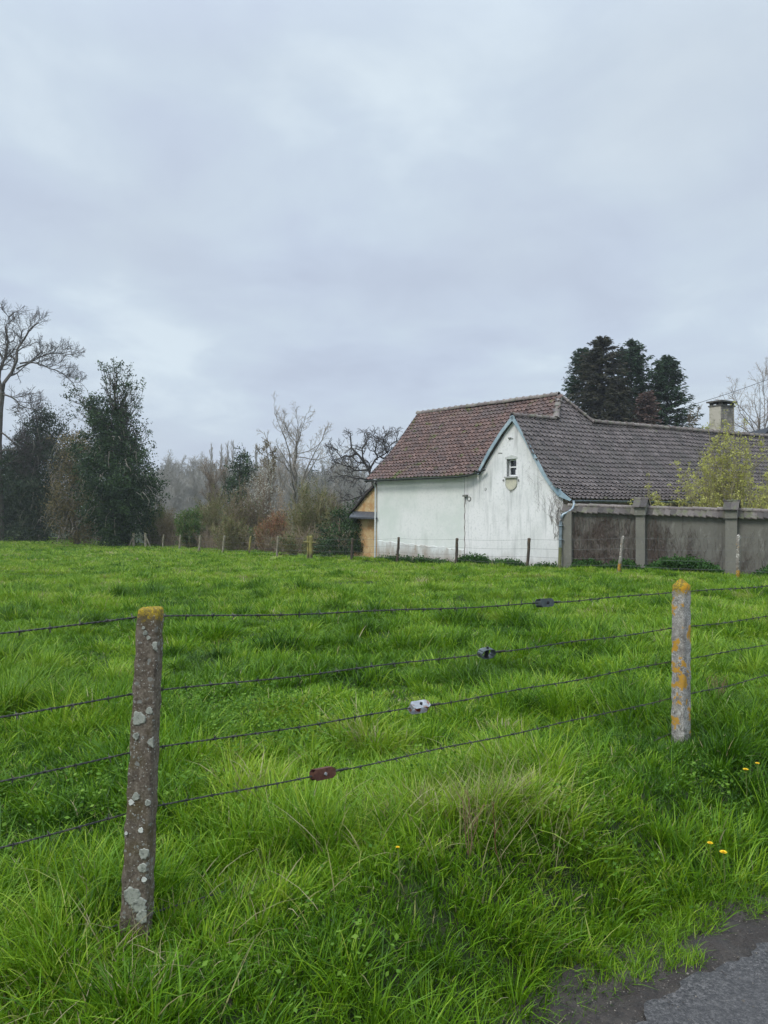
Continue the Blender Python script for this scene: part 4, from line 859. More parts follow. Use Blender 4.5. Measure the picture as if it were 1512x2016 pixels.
for px, tp, d in ((332, 905, 128), (352, 910, 150), (372, 905, 135), (392, 908, 152), (405, 912, 125), (428, 915, 150), (452, 908, 130), (492, 912, 130), (512, 905, 150), (545, 900, 140), (566, 912, 125),
                  (598, 935, 128), (640, 922, 110), (655, 915, 125), (668, 905, 100), (688, 905, 120), (706, 915, 130), (345, 925, 105), (385, 930, 108), (436, 930, 104), (520, 925, 106), (575, 925, 104), (620, 948, 100), (322, 915, 140)):
    spots.append((px, tp, d * 1.45))
for i, (px, tp, d) in enumerate(spots):
    pr_ = protos[i % 3]; o = pr_ if i < 3 else copy_tree(pr_); b = put(px, d); o.location = b; s = hgt(tp, d, b) / 14.0
    o.scale = (s * r.uniform(.9, 1.25), s * r.uniform(.9, 1.25), s); o.rotation_euler = (0, 0, r.uniform(0, 6.28))
for i, (px, tp, d, w_) in enumerate(((620, 925, 180, 4.2), (585, 945, 190, 3.6))):
    b = put(px, d); h = hgt(tp, d, b)
    evergreen('evergreen_tree', ['rounded misty evergreen right of the pale bare tree', 'lower misty evergreen behind the pale bare tree'][i], px, d, [(0, w_ * .8, 0), (h * .5, w_, 0), (h * .8, w_ * .75, 0), (h, w_ * .3, 0)], 90 + i, m_holly, 200, 40, .75, .45)
r = np.random.default_rng(95); g = Geo()
n = 420; px = r.uniform(240, 760, n); d = r.uniform(165, 250, n); X = (px - CX) / F * d; topz = CZ + (CY - r.uniform(925, 965, n)) / F * d
zb = gbase(X, d); t = np.linspace(0, 1, 7); P = np.stack([X[:, None] + 0 * t, d[:, None] + 0 * t, zb[:, None] + (topz - zb)[:, None] * t], -1); P[:, 1:] += np.cumsum(r.normal(0, .16, (n, 6, 3)), 1)
Q = np.linspace(.16, .05, 7) * np.ones((n, 1)); tubes(g, P, Q, 4)
P1, Q1 = grow(r, P, Q, 14, .15, 1, .7, 3.0, 4, .18, .1, .5, .5); tubes(g, P1, np.maximum(Q1, .035), 3)
P2, Q2 = grow(r, P1, Q1, 6, .1, 1, .7, 1.3, 2, .25, .1, .5, .6); tubes(g, P2, np.maximum(Q2, .03), 3)
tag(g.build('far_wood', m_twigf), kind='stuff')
g = Geo(); n = 2600; px = r.uniform(-200, 900, n); d = r.uniform(250, 330, n); X = (px - CX) / F * d
C = np.stack([X, d, gbase(X, d) + r.uniform(0, 1, n) * (9 + 7 * vnoise(X, X * 0, .04, 7))], -1); clump_leaves(r, g, C, 1.1, 12, 1.3)
tag(g.build('woodland', m_brownl), kind='stuff')
# scrub filling the foot of the hedge, one mass nobody could count
g = Geo(); n = 1500; px = r.uniform(285, 700, n); dd = np.interp(px, [285, 350, 440, 547, 612, 700], [63, 58, 52, 45.5, 42, 39.5]) + r.uniform(-.4, 4, n); X = (px - CX) / F * dd
L = r.uniform(.5, 1.9, n); K = np.linspace(0, 1, 5); a = r.uniform(0, 6.28, n); lean = r.uniform(.1, .9, n)
P = np.stack([X[:, None] + (np.cos(a) * lean * L)[:, None] * K, dd[:, None] + (np.sin(a) * lean * L)[:, None] * K, gz(X, dd)[:, None] + L[:, None] * (K - .35 * K ** 2 * lean[:, None])], -1); P[:, 1:] += np.cumsum(r.normal(0, .05, (n, 4, 3)), 1)
Q = np.linspace(.012, .006, 5) * np.ones((n, 1)); tubes(g, P, Q, 3); P2, Q2 = grow(r, P, Q, 5, .1, 1, .6, .45, 3, .25, .1, .7, .5); tubes(g, P2, np.maximum(Q2, .006), 3)
idx = r.integers(0, len(P2), 9000); leaves(g, P2[idx, 2] + r.normal(0, .08, (9000, 3)), .08 * r.uniform(.6, 1.4, 9000), 1, r.random(9000), r)
tag(g.build('hedge_scrub', [m_twig, m_brownl]), kind='stuff')
# gnarled old tree behind the tan lean-to
r = np.random.default_rng(101); base = put(738, 47); gt, gc = Geo(), Geo()
br = [[(738, 1000), (735, 960), (728, 925), (716, 905), (700, 893), (688, 870), (690, 852)], [(728, 925), (742, 905), (762, 890), (778, 870), (785, 852)], [(716, 905), (712, 885), (722, 868), (716, 850)], [(700, 893), (680, 900), (664, 890), (655, 876)],
      [(733, 945), (705, 945), (680, 935), (655, 940)], [(735, 955), (715, 975), (690, 985), (670, 980)], [(742, 905), (738, 885), (745, 870), (735, 855)], [(762, 890), (755, 872), (762, 856)], [(728, 925), (700, 925), (676, 915), (650, 905)], [(750, 900), (775, 905), (795, 895)]]
LP, LQ = [], []
for k, l in enumerate(br):
    pts = np.array([at(px, py, 47) - base for px, py in l]); t = np.linspace(0, len(l) - 1, 9); P = np.stack([np.interp(t, range(len(l)), pts[:, j]) for j in range(3)], 1)
    y = np.cumsum(r.normal(0, .13, 9)); P[:, 1] += y - y[0]; P[1:-1, [0, 2]] += r.normal(0, .05, (7, 2)); LP.append(P); LQ.append((.115 if k == 0 else .06) * np.linspace(1, .3, 9))
P = np.array([[0, 0, -.3], (at(738, 1000, 47) - base)]); tubes(gt, P, [.17, .13], 7)
LP, LQ = np.array(LP), np.array(LQ); tubes(gt, LP, LQ, 6)
P1, Q1 = grow(r, LP, LQ, 9, .15, 1, .9, .95, 6, .32, .03, .6, .4); tubes(gt, P1, np.maximum(Q1, .016), 4)
P2, Q2 = grow(r, P1, Q1, 7, .1, 1, .9, .5, 4, .35, .04, .6, .5); tubes(gc, P2, np.maximum(Q2, .011), 3)
P3, Q3 = grow(r, P2, Q2, 3, .2, 1, .8, .22, 2, .3, .03, .6, .5); tubes(gc, P3, np.maximum(Q3, .009), 3)
mk('gnarled_tree', 'gnarled bare fruit tree with crooked dark limbs behind the left end of the tiled roof', 'tree', base, [('trunk', gt, m_barkd), ('crown', gc, m_twigd)])

# ------------------------------------------------------------------ conifers behind the farmhouse
def spruce(label, px, d, top, w_px, seed, mat, nb=260, base_py=None, droop=.32, name='spruce'):
    r = np.random.default_rng(seed); base = put(px, d); h = hgt(top, d, base); W = w_px / F * d / 2; gt, gc = Geo(), Geo()
    P, Q = trunk_line(r, h * .99, .22, 10, (0, 0), .004, .08); tubes(gt, P, Q, 6)
    nb *= 2; tz = 1 - r.random(nb) ** .85 * .85; z = tz * h; frac = np.clip((1 - tz) / .40, 0, 1) ** .74
    L = W * frac * r.uniform(.5, 1.2, nb) + .18; a = r.uniform(0, 6.28, nb) ; n = 8; t = np.linspace(0, 1, n)
    dirx, diry = np.cos(a), np.sin(a); rise = .12 + .75 * np.clip((tz - .62) / .3, 0, 1)
    B = np.stack([dirx[:, None] * L[:, None] * t, diry[:, None] * L[:, None] * t, z[:, None] + L[:, None] * (rise[:, None] * t - droop * t ** 2 + .22 * t ** 4)], -1)
    B[:, 1:] += r.normal(0, .06, (nb, n - 1, 3)); tubes(gt, B, np.linspace(.035, .01, n) * np.ones((nb, 1)), 3)
    # hanging sprays
    per = 40; f = r.uniform(.25, 1.0, (nb, per)) * (n - 1); i = np.clip(f.astype(int), 0, n - 2); ff = (f - i)[..., None]; b = np.arange(nb)[:, None]
    c = B[b, i] * (1 - ff) + B[b, i + 1] * ff; out_ = np.stack([np.broadcast_to(dirx[:, None], f.shape), np.broadcast_to(diry[:, None], f.shape), np.zeros(f.shape)], -1)
    c = c + r.normal(0, .05, c.shape)
    sd_ = np.cross(out_, [0, 0, 1]) * r.choice([-1, 1], f.shape)[..., None]
    dv = unit(out_ * .7 + sd_ * r.uniform(.1, 1.0, f.shape)[..., None] + np.array([0, 0, -.28]) * r.uniform(.2, 1.5, f.shape)[..., None] + r.normal(0, .2, c.shape))
    ln = r.uniform(.10, .34, f.shape)[..., None]; wv = unit(np.cross(dv, r.normal(size=c.shape))) * ln * .13
    V = np.stack([c - wv * .6, c + wv * .6, c + dv * ln * .6 + wv, c + dv * ln, c + dv * ln * .6 - wv], 2).reshape(-1, 3)
    tn = np.repeat(np.clip(r.normal(.45, .15, nb)[:, None] + r.normal(0, .18, f.shape), 0, 1).ravel(), 5)
    gc.add(V, np.arange(nb * per * 5).reshape(-1, 5), 0, tn)
    return mk(name, label, 'tree', base, [('trunk', gt, m_barkd), ('crown', gc, mat)])
spruce('broad dark spruce, leftmost of the group behind the farmhouse ridge', 1148, 62, 688, 112, 111, m_spruce, 330)
spruce('tallest brownish spruce behind the farmhouse roof', 1186, 60, 664, 165, 112, m_spruceb, 520, droop=.75)
spruce('dark pointed spruce in the middle of the group, just right of the tallest', 1242, 62, 674, 124, 113, m_spruce, 430)
spruce('dark spruce at the right end of the group, standing lower', 1312, 61, 706, 128, 114, m_spruce, 420)
spruce('small reddish brown conifer in front of the dark spruces', 1274, 57, 770, 74, 115, M('russet_needle', None, .8, tint=((.07, .045, .035), (.14, .09, .07))), 200, droop=.8)
spruce('brown drooping conifer low behind the middle of the wing ridge', 1215, 57, 745, 80, 116, m_spruceb, 200, droop=.9)
bare('birch_tree', 'thin bare birch between the right spruce and the chimney', 1372, 58, 795, 117, .09, .32, 3, 14, 7, 5, .3, m_barkp, m_twig, .014, ang=.55, leaf=(m_brownl, 900, .09), stems=2)
bare('bare_tree', 'hazy round topped bare tree beyond the roof at the right edge', 1508, 95, 752, 118, .26, .55, 4, 24, 8, 5, .25, m_bark, m_twig, .02, ang=.7, up=.1, l1=.42)
g = Geo(); K = np.linspace(0, 1, 40); A, B = at(1330, 806, 58), at(1700, 668, 46); V = A + (B - A) * K[:, None]; V[:, 2] -= .5 * 4 * K * (1 - K) * .6; tubes(g, V, np.full(40, .016), 4)
tag(g.build('overhead_cable', M('cable_black', (.03, .03, .032), .6)), 'thin black overhead cable rising from the right spruce to the right edge', 'cable')

# budding shrubs in the yard behind the garden wall
def budding(label, px, d, top, w_px, seed, nst, nleaf, base_z=-.5, sz=.075, low=.2):
    r = np.random.default_rng(seed); q = ray(px, d); base = np.array([q[0], q[1], base_z]); h = hgt(top, d, base); W = w_px / F * d / 2; gt, gc = Geo(), Geo()
    n = 8; t = np.linspace(0, 1, n); a = r.uniform(0, 6.28, nst); q = r.random(nst) ** .8; hh = h * (1 - .68 * q ** .9) * r.uniform(.72, 1, nst)
    P = np.stack([np.cos(a)[:, None] * (q * W)[:, None] * t ** .8, np.sin(a)[:, None] * (q * W * .7)[:, None] * t ** .8, hh[:, None] * t ** (1.0 + q[:, None] * .2)], -1); P[:, 1:] += np.cumsum(r.normal(0, .022 * h, (nst, n - 1, 3)) * [1, 1, .3], 1) * .5
    Q = np.linspace(.028, .009, n) * np.ones((nst, 1)); tubes(gt, P, Q, 4)
    P2, Q2 = grow(r, P, Q, 9, .25, 1, .6, h * .16, 4, .16, .14, .6, .4); tubes(gc, P2, np.maximum(Q2, .006), 3)
    P3, Q3 = grow(r, P2, Q2, 3, .2, 1, .6, h * .06, 2, .2, .1, .6, .5); tubes(gc, P3, np.maximum(Q3, .004), 3)
    nc = nleaf // 7; idx = r.integers(0, len(P3), nc); c = P3[idx, r.integers(1, 3, nc)]
    clump_leaves(r, gc, c, .055, 7, sz, 1, .15)
    return mk('budding_shrub', label, 'shrub', base, [('stems', gt, m_twigo), ('crown', gc, [m_twigo, m_bud])])
budding('tall yellow green budding shrub in front of the chimney, behind the garden wall', 1432, 28.2, 788, 340, 121, 74, 17500)
budding('low yellow green budding shrub behind the first tiled wall pillar', 1285, 28.6, 935, 270, 122, 54, 6000)
budding('yellow green budding shrub cut by the right edge of the photo', 1520, 27.2, 905, 140, 123, 34, 7000)

# leafless creepers on the walls
def creeper(name, label, on, boxs, seed, mat, rad=.010, off=.03):
    r = np.random.default_rng(seed); g = Geo()
    for (x0, x1, yb, yt0, yt1, n, wob, rd) in boxs:
        K = 14; pts = []
        for i in range(n):
            x = r.uniform(x0, x1); top_ = r.uniform(yt0, yt1); ys = np.linspace(yb + r.uniform(-8, 0) * (r.random() > .4), top_, K); xs = x + np.cumsum(r.normal(0, wob, K)); 
            pts.append([on(xx, yy, off + r.uniform(0, .03)) for xx, yy in zip(xs, ys)])
        P = np.array(pts); Q = np.linspace(rd, rd * .45, K) * np.ones((n, 1)); tubes(g, P, Q, 3)
        P2, Q2 = grow(r, P, Q, 3, .1, 1, .5, .34, 4, .22, .08, .6, .5)
        dn = dg if on is on_g else d1; o = (P2[..., :2] - P[:1, :1, :2]) @ dn
        P2[..., :2] -= (o - np.clip(o, -.05, .03))[..., None] * dn * .9 * 0 + 0
        w0 = (KG if on is on_g else KW); cf = TG if on is on_g else T1
        dist = (w0 - (P2[..., 1] + cf * P2[..., 0])) / math.hypot(1, cf); P2[..., :2] += (dist - np.clip(dist, .015, .07))[..., None] * dn
        tubes(g, P2, np.maximum(Q2, rd * .4), 3)
    return tag(g.build(name, mat), label, 'creeper')
m_vine = M('vine_stem', (.10, .075, .06), .9, [(2.2, (.19, .165, .14), .46, .66), (6, (.06, .045, .038), .55, .7)])
creeper('creeper', 'dense brown leafless creeper covering the first bay of the garden wall', on_g,
        [(1129, 1252, 1122, 1016, 1045, 105, 2.0, .012), (1129, 1210, 1122, 1014, 1030, 60, 1.7, .014)], 131, m_vine)
creeper('creeper', 'thin leafless creeper spreading over the second bay of the garden wall', on_g,
        [(1276, 1305, 1125, 1018, 1040, 34, 1.8, .012), (1300, 1370, 1128, 1022, 1080, 30, 2.4, .008), (1362, 1428, 1130, 1030, 1110, 16, 3.0, .006)], 132, m_vine)
creeper('creeper', 'sparse leafless creeper on the third bay of the garden wall at the right edge', on_g, [(1455, 1512, 1135, 1030, 1100, 18, 3.0, .006)], 133, m_vine)
creeper('creeper', 'bare twining creeper on the corner pillar beside the downpipe', lambda x, y, o: on_g(x, y, o + .12), [(1108, 1126, 1095, 1010, 1040, 20, 1.4, .010)], 134, m_vine)
creeper('creeper', 'bare creeper fanning up the right edge of the white gable wall', on_wall,
        [(1090, 1104, 1062, 978, 1000, 9, 2.4, .007), (1082, 1103, 1035, 962, 985, 9, 2.6, .006), (1060, 1092, 1010, 930, 960, 6, 3.0, .0035), (1035, 1066, 960, 905, 925, 3, 3.0, .003)], 135, m_vine, off=.015)
# nettles and brambles along the foot of the walls
def nettles(label, on, px0, px1, hpx, n, seed, off=.5, mat=None):
    r = np.random.default_rng(seed); g = Geo(); px = r.uniform(px0, px1, n); u = (px - px0) / (px1 - px0); env = np.sin(np.pi * np.clip(u, .02, .98)) ** .6
    c = []
    for x, e in zip(px, env):
        q = on(x, 1000, r.uniform(.05, off)); z = gzs(q[0], q[1]); hh = hpx / F * q[1] * e; c.append([q[0], q[1], z + hh * r.random() ** .7])
    clump_leaves(r, g, np.array(c), .09, 26, .085, 0, .2)
    return tag(g.build('nettle_patch', mat or m_nettle), label, 'nettles')
nettles('long low nettle strip at the foot of the white wall by the leftmost dark post', on_wall, 745, 885, 8, 120, 141)
nettles('nettle clump by the white wall between the two dark fence posts', on_wall, 900, 965, 16, 110, 142)
nettles('low nettles under the gable window wall', on_wall, 955, 1035, 10, 100, 143)
nettles('sparse nettles at the foot of the downpipe', on_wall, 1050, 1105, 6, 50, 144)
nettles('nettles at the foot of the creeper covered wall bay', on_g, 1128, 1185, 14, 110, 145)
nettles('nettle clump left of the first wall pillar behind the leaning post', on_g, 1198, 1258, 18, 130, 146)
nettles('large bramble and nettle mound at the foot of the second wall bay', on_g, 1272, 1415, 27, 420, 147, .8)
nettles('small nettle patch at the wall foot by the right edge', on_g, 1485, 1560, 18, 110, 148)
# ------------------------------------------------------------------ grass
m_grass, t = new_mat('grass_blade')
at_ = nd(t, 'ShaderNodeAttribute', attribute_name='tint'); tcn = nd(t, 'ShaderNodeTexCoord')
gcol = ramp(t, at_.outputs['Fac'], [(0, (.007, .036, .004)), (.25, (.040, .112, .003)), (.5, (.118, .248, .008)), (.72, (.238, .370, .018)), (.86, (.34, .42, .05)), (.93, (.28, .25, .11)), (1, (.40, .34, .21))])
pn = nd(t, 'ShaderNodeTexNoise', {'Vector': tcn.outputs['Object'], 'Scale': .35, 'Detail': 3.0})
gcol = mixc(t, ramp(t, pn.outputs[0], [(.45, 0.), (.7, .35)]), gcol, (.16, .27, .02), 'MIX')
pr = nd(t, 'ShaderNodeBsdfPrincipled', {'Base Color': gcol, 'Roughness': .42, 'Specular IOR Level': .22})
tr = nd(t, 'ShaderNodeBsdfTranslucent', {'Color': gcol}); mx = nd(t, 'ShaderNodeMixShader', {0: .32, 1: pr.outputs[0], 2: tr.outputs[0]})
nd(t, 'ShaderNodeOutputMaterial', {0: mx.outputs[0]})
def blades(g, x, y, z, h, az, lean, curl, w, tint, seg, r, mat=0):
    """az: lean direction; lean 0..1 side offset at mid, curl: extra bending of the tip"""
    n = len(x); t = np.linspace(0, 1, seg + 1)[None, :]
    side = lean[:, None] * t + curl[:, None] * t ** 2.4; up = t * np.sqrt(np.clip(1 - (lean * .6)[:, None] ** 2, .1, 1)) - .45 * curl[:, None] * t ** 3
    hx = h[:, None] * side * np.cos(az)[:, None]; hy = h[:, None] * side * np.sin(az)[:, None]
    C = np.stack([x[:, None] + hx, y[:, None] + hy, z[:, None] + h[:, None] * up], -1)
    wa = az + np.pi / 2 + r.normal(0, .9, n); ww = w[:, None] * .5 * np.array([.75, 1.0, .85, .55, .05] if seg == 4 else ([.9, 1.0, .7, .06] if seg == 3 else [1, .8, .08]))[None, :]
    O = np.stack([np.cos(wa)[:, None] * ww, np.sin(wa)[:, None] * ww, 0 * ww], -1)
    V = np.stack([C - O, C + O], 2).reshape(-1, 3); m = 2 * (seg + 1)
    b = np.arange(n)[:, None] * m + np.arange(seg)[None, :] * 2
    g.add(V, np.stack([b, b + 1, b + 3, b + 2], -1).reshape(-1, 4), mat, np.repeat(tint, m))
def inside_ok(x, y):
    s = S_(x, y); ok = s < 1.16 + (vnoise(x, y, 2.2, 31) - .5) * .22 + (vnoise(x, y, 9, 32) - .5) * .10
    ok &= ~(((y + T1 * x) > KW + .05) & (rR(x, y) > -19) & (x > -.45) & ((y + TG * x) > KG))
    ok &= ~(((y + T1 * x) > KW + .35) & (x > -1.7) & (x < 1))
    ok &= ~((y + TG * x) > KG + .05) | (x < 6.0)
    ok &= ~(((y + T1 * x) > KW) & (x > -.4) & (x < 7))
    return ok
def straw(x, y):    # real patches of dead stalks and yellowed grass on the verge
    k = (x - P0[0]) * fd[0] + (y - P0[1]) * fd[1]; s = S_(x, y)
    q = 1.0 * np.exp(-((k - 1.65) / .42) ** 2 - ((s - .28) / .30) ** 2) + .55 * np.exp(-((k + .1) / .55) ** 2 - ((s - .25) / .28) ** 2) + .4 * np.exp(-((k - 1.1) / .4) ** 2 - ((s - .1) / .3) ** 2)
    return q
r = np.random.default_rng(200)
bands = [(1.7, 3.2, 4), (3.2, 4.6, 4), (4.6, 6.5, 4), (6.5, 9, 3), (9, 13, 3), (13, 18, 2), (18, 25, 2), (25, 34, 2), (34, 46, 2), (46, 60, 2), (60, 84, 2)]
tuss = [(335, 1290, 1.0), (195, 1262, 1.0), (545, 1275, 1.3), (545, 1252, 1.0), (740, 1232, .9), (500, 1166, 1.2), (112, 1134, 1.2), (1022, 1226, .8), (860, 1190, .7), (180, 1345, 1.2), (410, 1300, 1.0), (1130, 1175, .8), (940, 1330, .8), (1330, 1300, .7), (620, 1215, .8), (300, 1200, .7), (60, 1215, .9), (1060, 1390, .9), (1195, 1255, .8), (690, 1330, .8), (905, 1215, .9), (1415, 1260, .9)]
TU = []
for px, py, s in tuss:
    d = 5.0
    for _ in range(12): q = ray(px, d); d = (CZ - float(gbase(*q)) - .05) * F / (py - CY)
    q = ray(px, d); TU.append((q[0], q[1], .22 * s + .008 * d))
TU = np.array(TU)
for bi, (d0, d1_, seg) in enumerate(bands):
    g = Geo(); dm = (d0 + d1_) / 2
    w0 = .0046 + .00062 * dm if dm < 30 else .0055 + .0010 * dm
    hm = .168 if dm < 6 else (.122 if dm < 20 else .10)
    xr0 = -(.53 * d1_ + 1.6); xr1 = .53 * d1_ + 1.6 if dm < 30 else min(.53 * d1_ + 1.6, 8)
    if dm > 60: xr1 = -2
    area = (xr1 - xr0) * (d1_ - d0); dens = 30.0 / (w0 * 1000) * 640 * (2.3 if dm < 4.6 else 1.8 if dm < 6.5 else (1.4 if dm < 25 else .85))
    per = 44 if dm < 9 else (30 if dm < 25 else 16)
    nt_ = int(area * dens / per)
    tx = r.uniform(xr0, xr1, nt_); ty = r.uniform(d0, d1_, nt_)
    cl_ = vnoise(tx, ty, 1.1, 41) * .5 + vnoise(tx, ty, 3.0, 42) * .5                    # clumpiness
    th = hm * (.42 + 1.15 * sm(.25, .75, cl_)) * r.uniform(.55, 1.45, nt_)
    s = S_(tx, ty); near_f = np.exp(-((s - .35) / .5) ** 2) * (np.abs(ty) < 12)
    th = th * (1 - .12 * near_f); th = np.where(s > .85, th * (1 - .5 * sm(.95, 1.2, s)), th)
    ttint = .48 + .34 * (vnoise(tx, ty, .8, 51) - .5) + .30 * (vnoise(tx, ty, 2.6, 52) - .5) + r.normal(0, .12, nt_)
    ttint -= .12 * sm(-.4, .6, s) * (ty < 9)
    ttint = .27 + np.maximum(ttint - .27, (ttint - .27) * .35)
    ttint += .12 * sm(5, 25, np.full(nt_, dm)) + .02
    dirf = vnoise(tx, ty, .9, 61) * 4 * np.pi                                            # whole clumps lean the same way
    x = np.repeat(tx, per); y = np.repeat(ty, per); n = len(x); a = r.uniform(0, 2 * np.pi, n); rad = np.abs(r.normal(0, .038 + .0035 * dm, n)) * np.repeat(r.uniform(.6, 1.5, nt_), per)
    x = x + np.cos(a) * rad; y = y + np.sin(a) * rad
    h = np.repeat(th, per) * r.uniform(.45, 1.15, n); tint = np.repeat(ttint, per) + r.normal(0, .10, n)
    lx = np.cos(a) * 1.2 + np.cos(np.repeat(dirf, per)) * .5 + r.normal(0, .45, n); ly = np.sin(a) * 1.2 + np.sin(np.repeat(dirf, per)) * .5 + r.normal(0, .45, n)
    s = S_(x, y); dn_ = .5 * np.exp(-((s - .8) / .45) ** 2) * (y < 12); lx += dn_ * fn[0]; ly += dn_ * fn[1]
    az = np.arctan2(ly, lx); lean = np.clip(rad / (.05 + .004 * dm) * .28 + r.gamma(1.8, .10, n), 0, 1.0); curl = np.clip(r.gamma(1.6, .22, n), 0, 1.2)
    st = straw(x, y); pk = r.random(n) < st * .11; tint = np.where(pk, r.uniform(.88, 1.0, n), tint + st * .10); tint = np.where(r.random(n) < .012, r.uniform(.88, 1, n), tint)
    h = np.where(pk, h * 1.15, h)
    q = sm(.70, .84, vnoise(x, y, 1.7, 91)) * .9 + sm(.78, .90, vnoise(x, y, 3.1, 92)) * .7
    if dm > 6: h = h * (1 + .42 * q); tint = tint - .17 * q
    if dm < 50:
        for cxx, cyy, rr_ in TU:
            q = np.exp(-((x - cxx) ** 2 + (y - cyy) ** 2) / (rr_ * .8) ** 2); h = h * (1 + .55 * q); tint = tint - .30 * q
    pd = np.minimum(np.hypot(x + .93, y - 2.85), np.hypot(x - 2.03, y - 5.2)); h = h * (.40 + .60 * sm(.10, .34, pd))
    keep = inside_ok(x, y)
    if dm > 30: 
        hedge = np.interp((x / y) * F + CX, [-200, 120, 170, 263, 353, 440, 547, 612, 700, 760], [86, 79, 75, 66, 60, 54, 46.5, 42.5, 40, 40]); keep &= y < hedge
    x, y, h, az, lean, curl, tint = [q[keep] for q in (x, y, h, az, lean, curl, tint)]; n = len(x)
    blades(g, x, y, gz(x, y) - .01, h, az, lean, curl, w0 * r.uniform(.6, 1.35, n), np.clip(tint, 0, 1), seg, r)
    if dm < 16:      # short dense undergrowth between the clumps
        n = int(area * dens * (.75 if dm < 9 else .45)); x = r.uniform(xr0, xr1, n); y = r.uniform(d0, d1_, n); kp = inside_ok(x, y); x, y = x[kp], y[kp]; n = len(x); st = straw(x, y)
        tn = .33 + .3 * (vnoise(x, y, .8, 51) - .5) + .35 * (vnoise(x, y, 5, 54) - .5) + r.normal(0, .12, n); tn = np.where(r.random(n) < .02 + st * .12, r.uniform(.88, 1, n), tn)
        blades(g, x, y, gz(x, y) - .01, hm * r.uniform(.25, .62, n), r.uniform(0, 6.28, n), r.gamma(2, .2, n).clip(0, 1), r.gamma(1.5, .2, n).clip(0, 1.1), w0 * r.uniform(.6, 1.2, n), np.clip(tn, 0, 1), 2, r)
    tag(g.build('grass', m_grass), kind='stuff')
# long arching blades, brighter and paler, over the near verge
g = Geo(); n = 1500; k = r.uniform(-3.2, 5.2, n); s = r.uniform(-1.5, .95, n); x = P0[0] + fd[0] * k + fn[0] * s; y = P0[1] + fd[1] * k + fn[1] * s
cl_ = vnoise(x, y, 2.2, 71); kp = (cl_ > .45) & (y > 1.5); x, y = x[kp], y[kp]; n = len(x)
blades(g, x, y, gz(x, y), r.uniform(.18, .30, n), r.uniform(0, 6.28, n), r.uniform(.2, .9, n), r.uniform(.3, 1.2, n), r.uniform(.004, .0075, n), np.clip(r.normal(.42, .16, n), 0, .84), 4, r)
tag(g.build('grass', m_grass), kind='stuff')
# short yellow green tufts creeping over the mud towards the road
g = Geo(); nt_ = 260; k = r.uniform(-2, 4.6, nt_); s = 1.0 + np.abs(r.normal(0, .12, nt_)); kp = vnoise(k, s, 3.0, 81) > .46; k, s = k[kp], s[kp]; per = 42
k = np.repeat(k, per) + r.normal(0, .030, len(k) * per); s = np.repeat(s, per) + r.normal(0, .022, len(s) * per); x = P0[0] + fd[0] * k + fn[0] * s; y = P0[1] + fd[1] * k + fn[1] * s; n = len(x)
z = gbase(x, y) * .6 + ROADZ; blades(g, x, y, z, r.uniform(.02, .065, n), r.uniform(0, 6.28, n), r.uniform(.1, .8, n), r.uniform(0, .6, n), r.uniform(.0025, .004, n), np.clip(r.normal(.52, .13, n), 0, .9), 3, r)
tag(g.build('grass', m_grass), kind='stuff')
# dead stalks
g = Geo(); n = 170; k = r.normal(1.62, .20, n); s = r.normal(.25, .20, n); x = P0[0] + fd[0] * k + fn[0] * s; y = P0[1] + fd[1] * k + fn[1] * s
blades(g, x, y, gz(x, y), r.uniform(.18, .40, n), r.uniform(0, 6.28, n), r.gamma(2, .2, n).clip(0, .9), r.uniform(0, .6, n), r.uniform(.0022, .0042, n), r.uniform(.93, 1, n), 4, r)
n = 90; k = r.normal(-.1, .6, n); s = r.normal(.2, .2, n); x = P0[0] + fd[0] * k + fn[0] * s; y = P0[1] + fd[1] * k + fn[1] * s
blades(g, x, y, gz(x, y), r.uniform(.10, .26, n), r.uniform(0, 6.28, n), r.uniform(.3, .95, n), r.uniform(0, .8, n), r.uniform(.003, .006, n), r.uniform(.90, 1, n), 4, r)
tag(g.build('dead_grass', m_grass), kind='stuff')
# broad leaved weeds: small round leaves (clover, cleavers) in patches
m_weed = leafm('weed_leaf', (.04, .11, .008), (.10, .21, .014), (.19, .31, .04), .35, .4, .4)
g = Geo(); C = []
for px, py, rad, n in ((480, 1395, .35, 300), (560, 1440, .30, 220), (420, 1380, .3, 180), (700, 1400, .3, 120), (1180, 1690, .14, 60), (680, 1880, .2, 35), (1250, 1330, .25, 90), (900, 1520, .2, 70), (330, 1560, .2, 80), (1420, 1560, .2, 70), (150, 1560, .25, 90)):
    d = 4.0
    for _ in range(12): q = ray(px, d); d = (CZ - gzs(*q) - .12) * F / (py - CY)
    q = ray(px, d); x = q[0] + r.normal(0, rad, n); y = q[1] + r.normal(0, rad, n); C.append(np.stack([x, y, gz(x, y) + r.uniform(.08, .21, n)], 1))
C = np.concatenate(C); kp = inside_ok(C[:, 0], C[:, 1]); C = C[kp]; c3 = np.repeat(C, 4, 0) + r.normal(0, .014, (len(C) * 4, 3)); leaves(g, c3, r.uniform(.014, .030, len(c3)), 0, r.random(len(c3)), r, .8, .35)
tag(g.build('weeds', m_weed), kind='stuff')
def groundpt(px, py, hz_=0.0):
    d = 4.0
    for _ in range(25): q = ray(px, d); d = .5 * d + .5 * (CZ - gzs(*q) - hz_) * F / (py - CY)
    q = ray(px, d); return np.array([q[0], q[1], gzs(*q)])
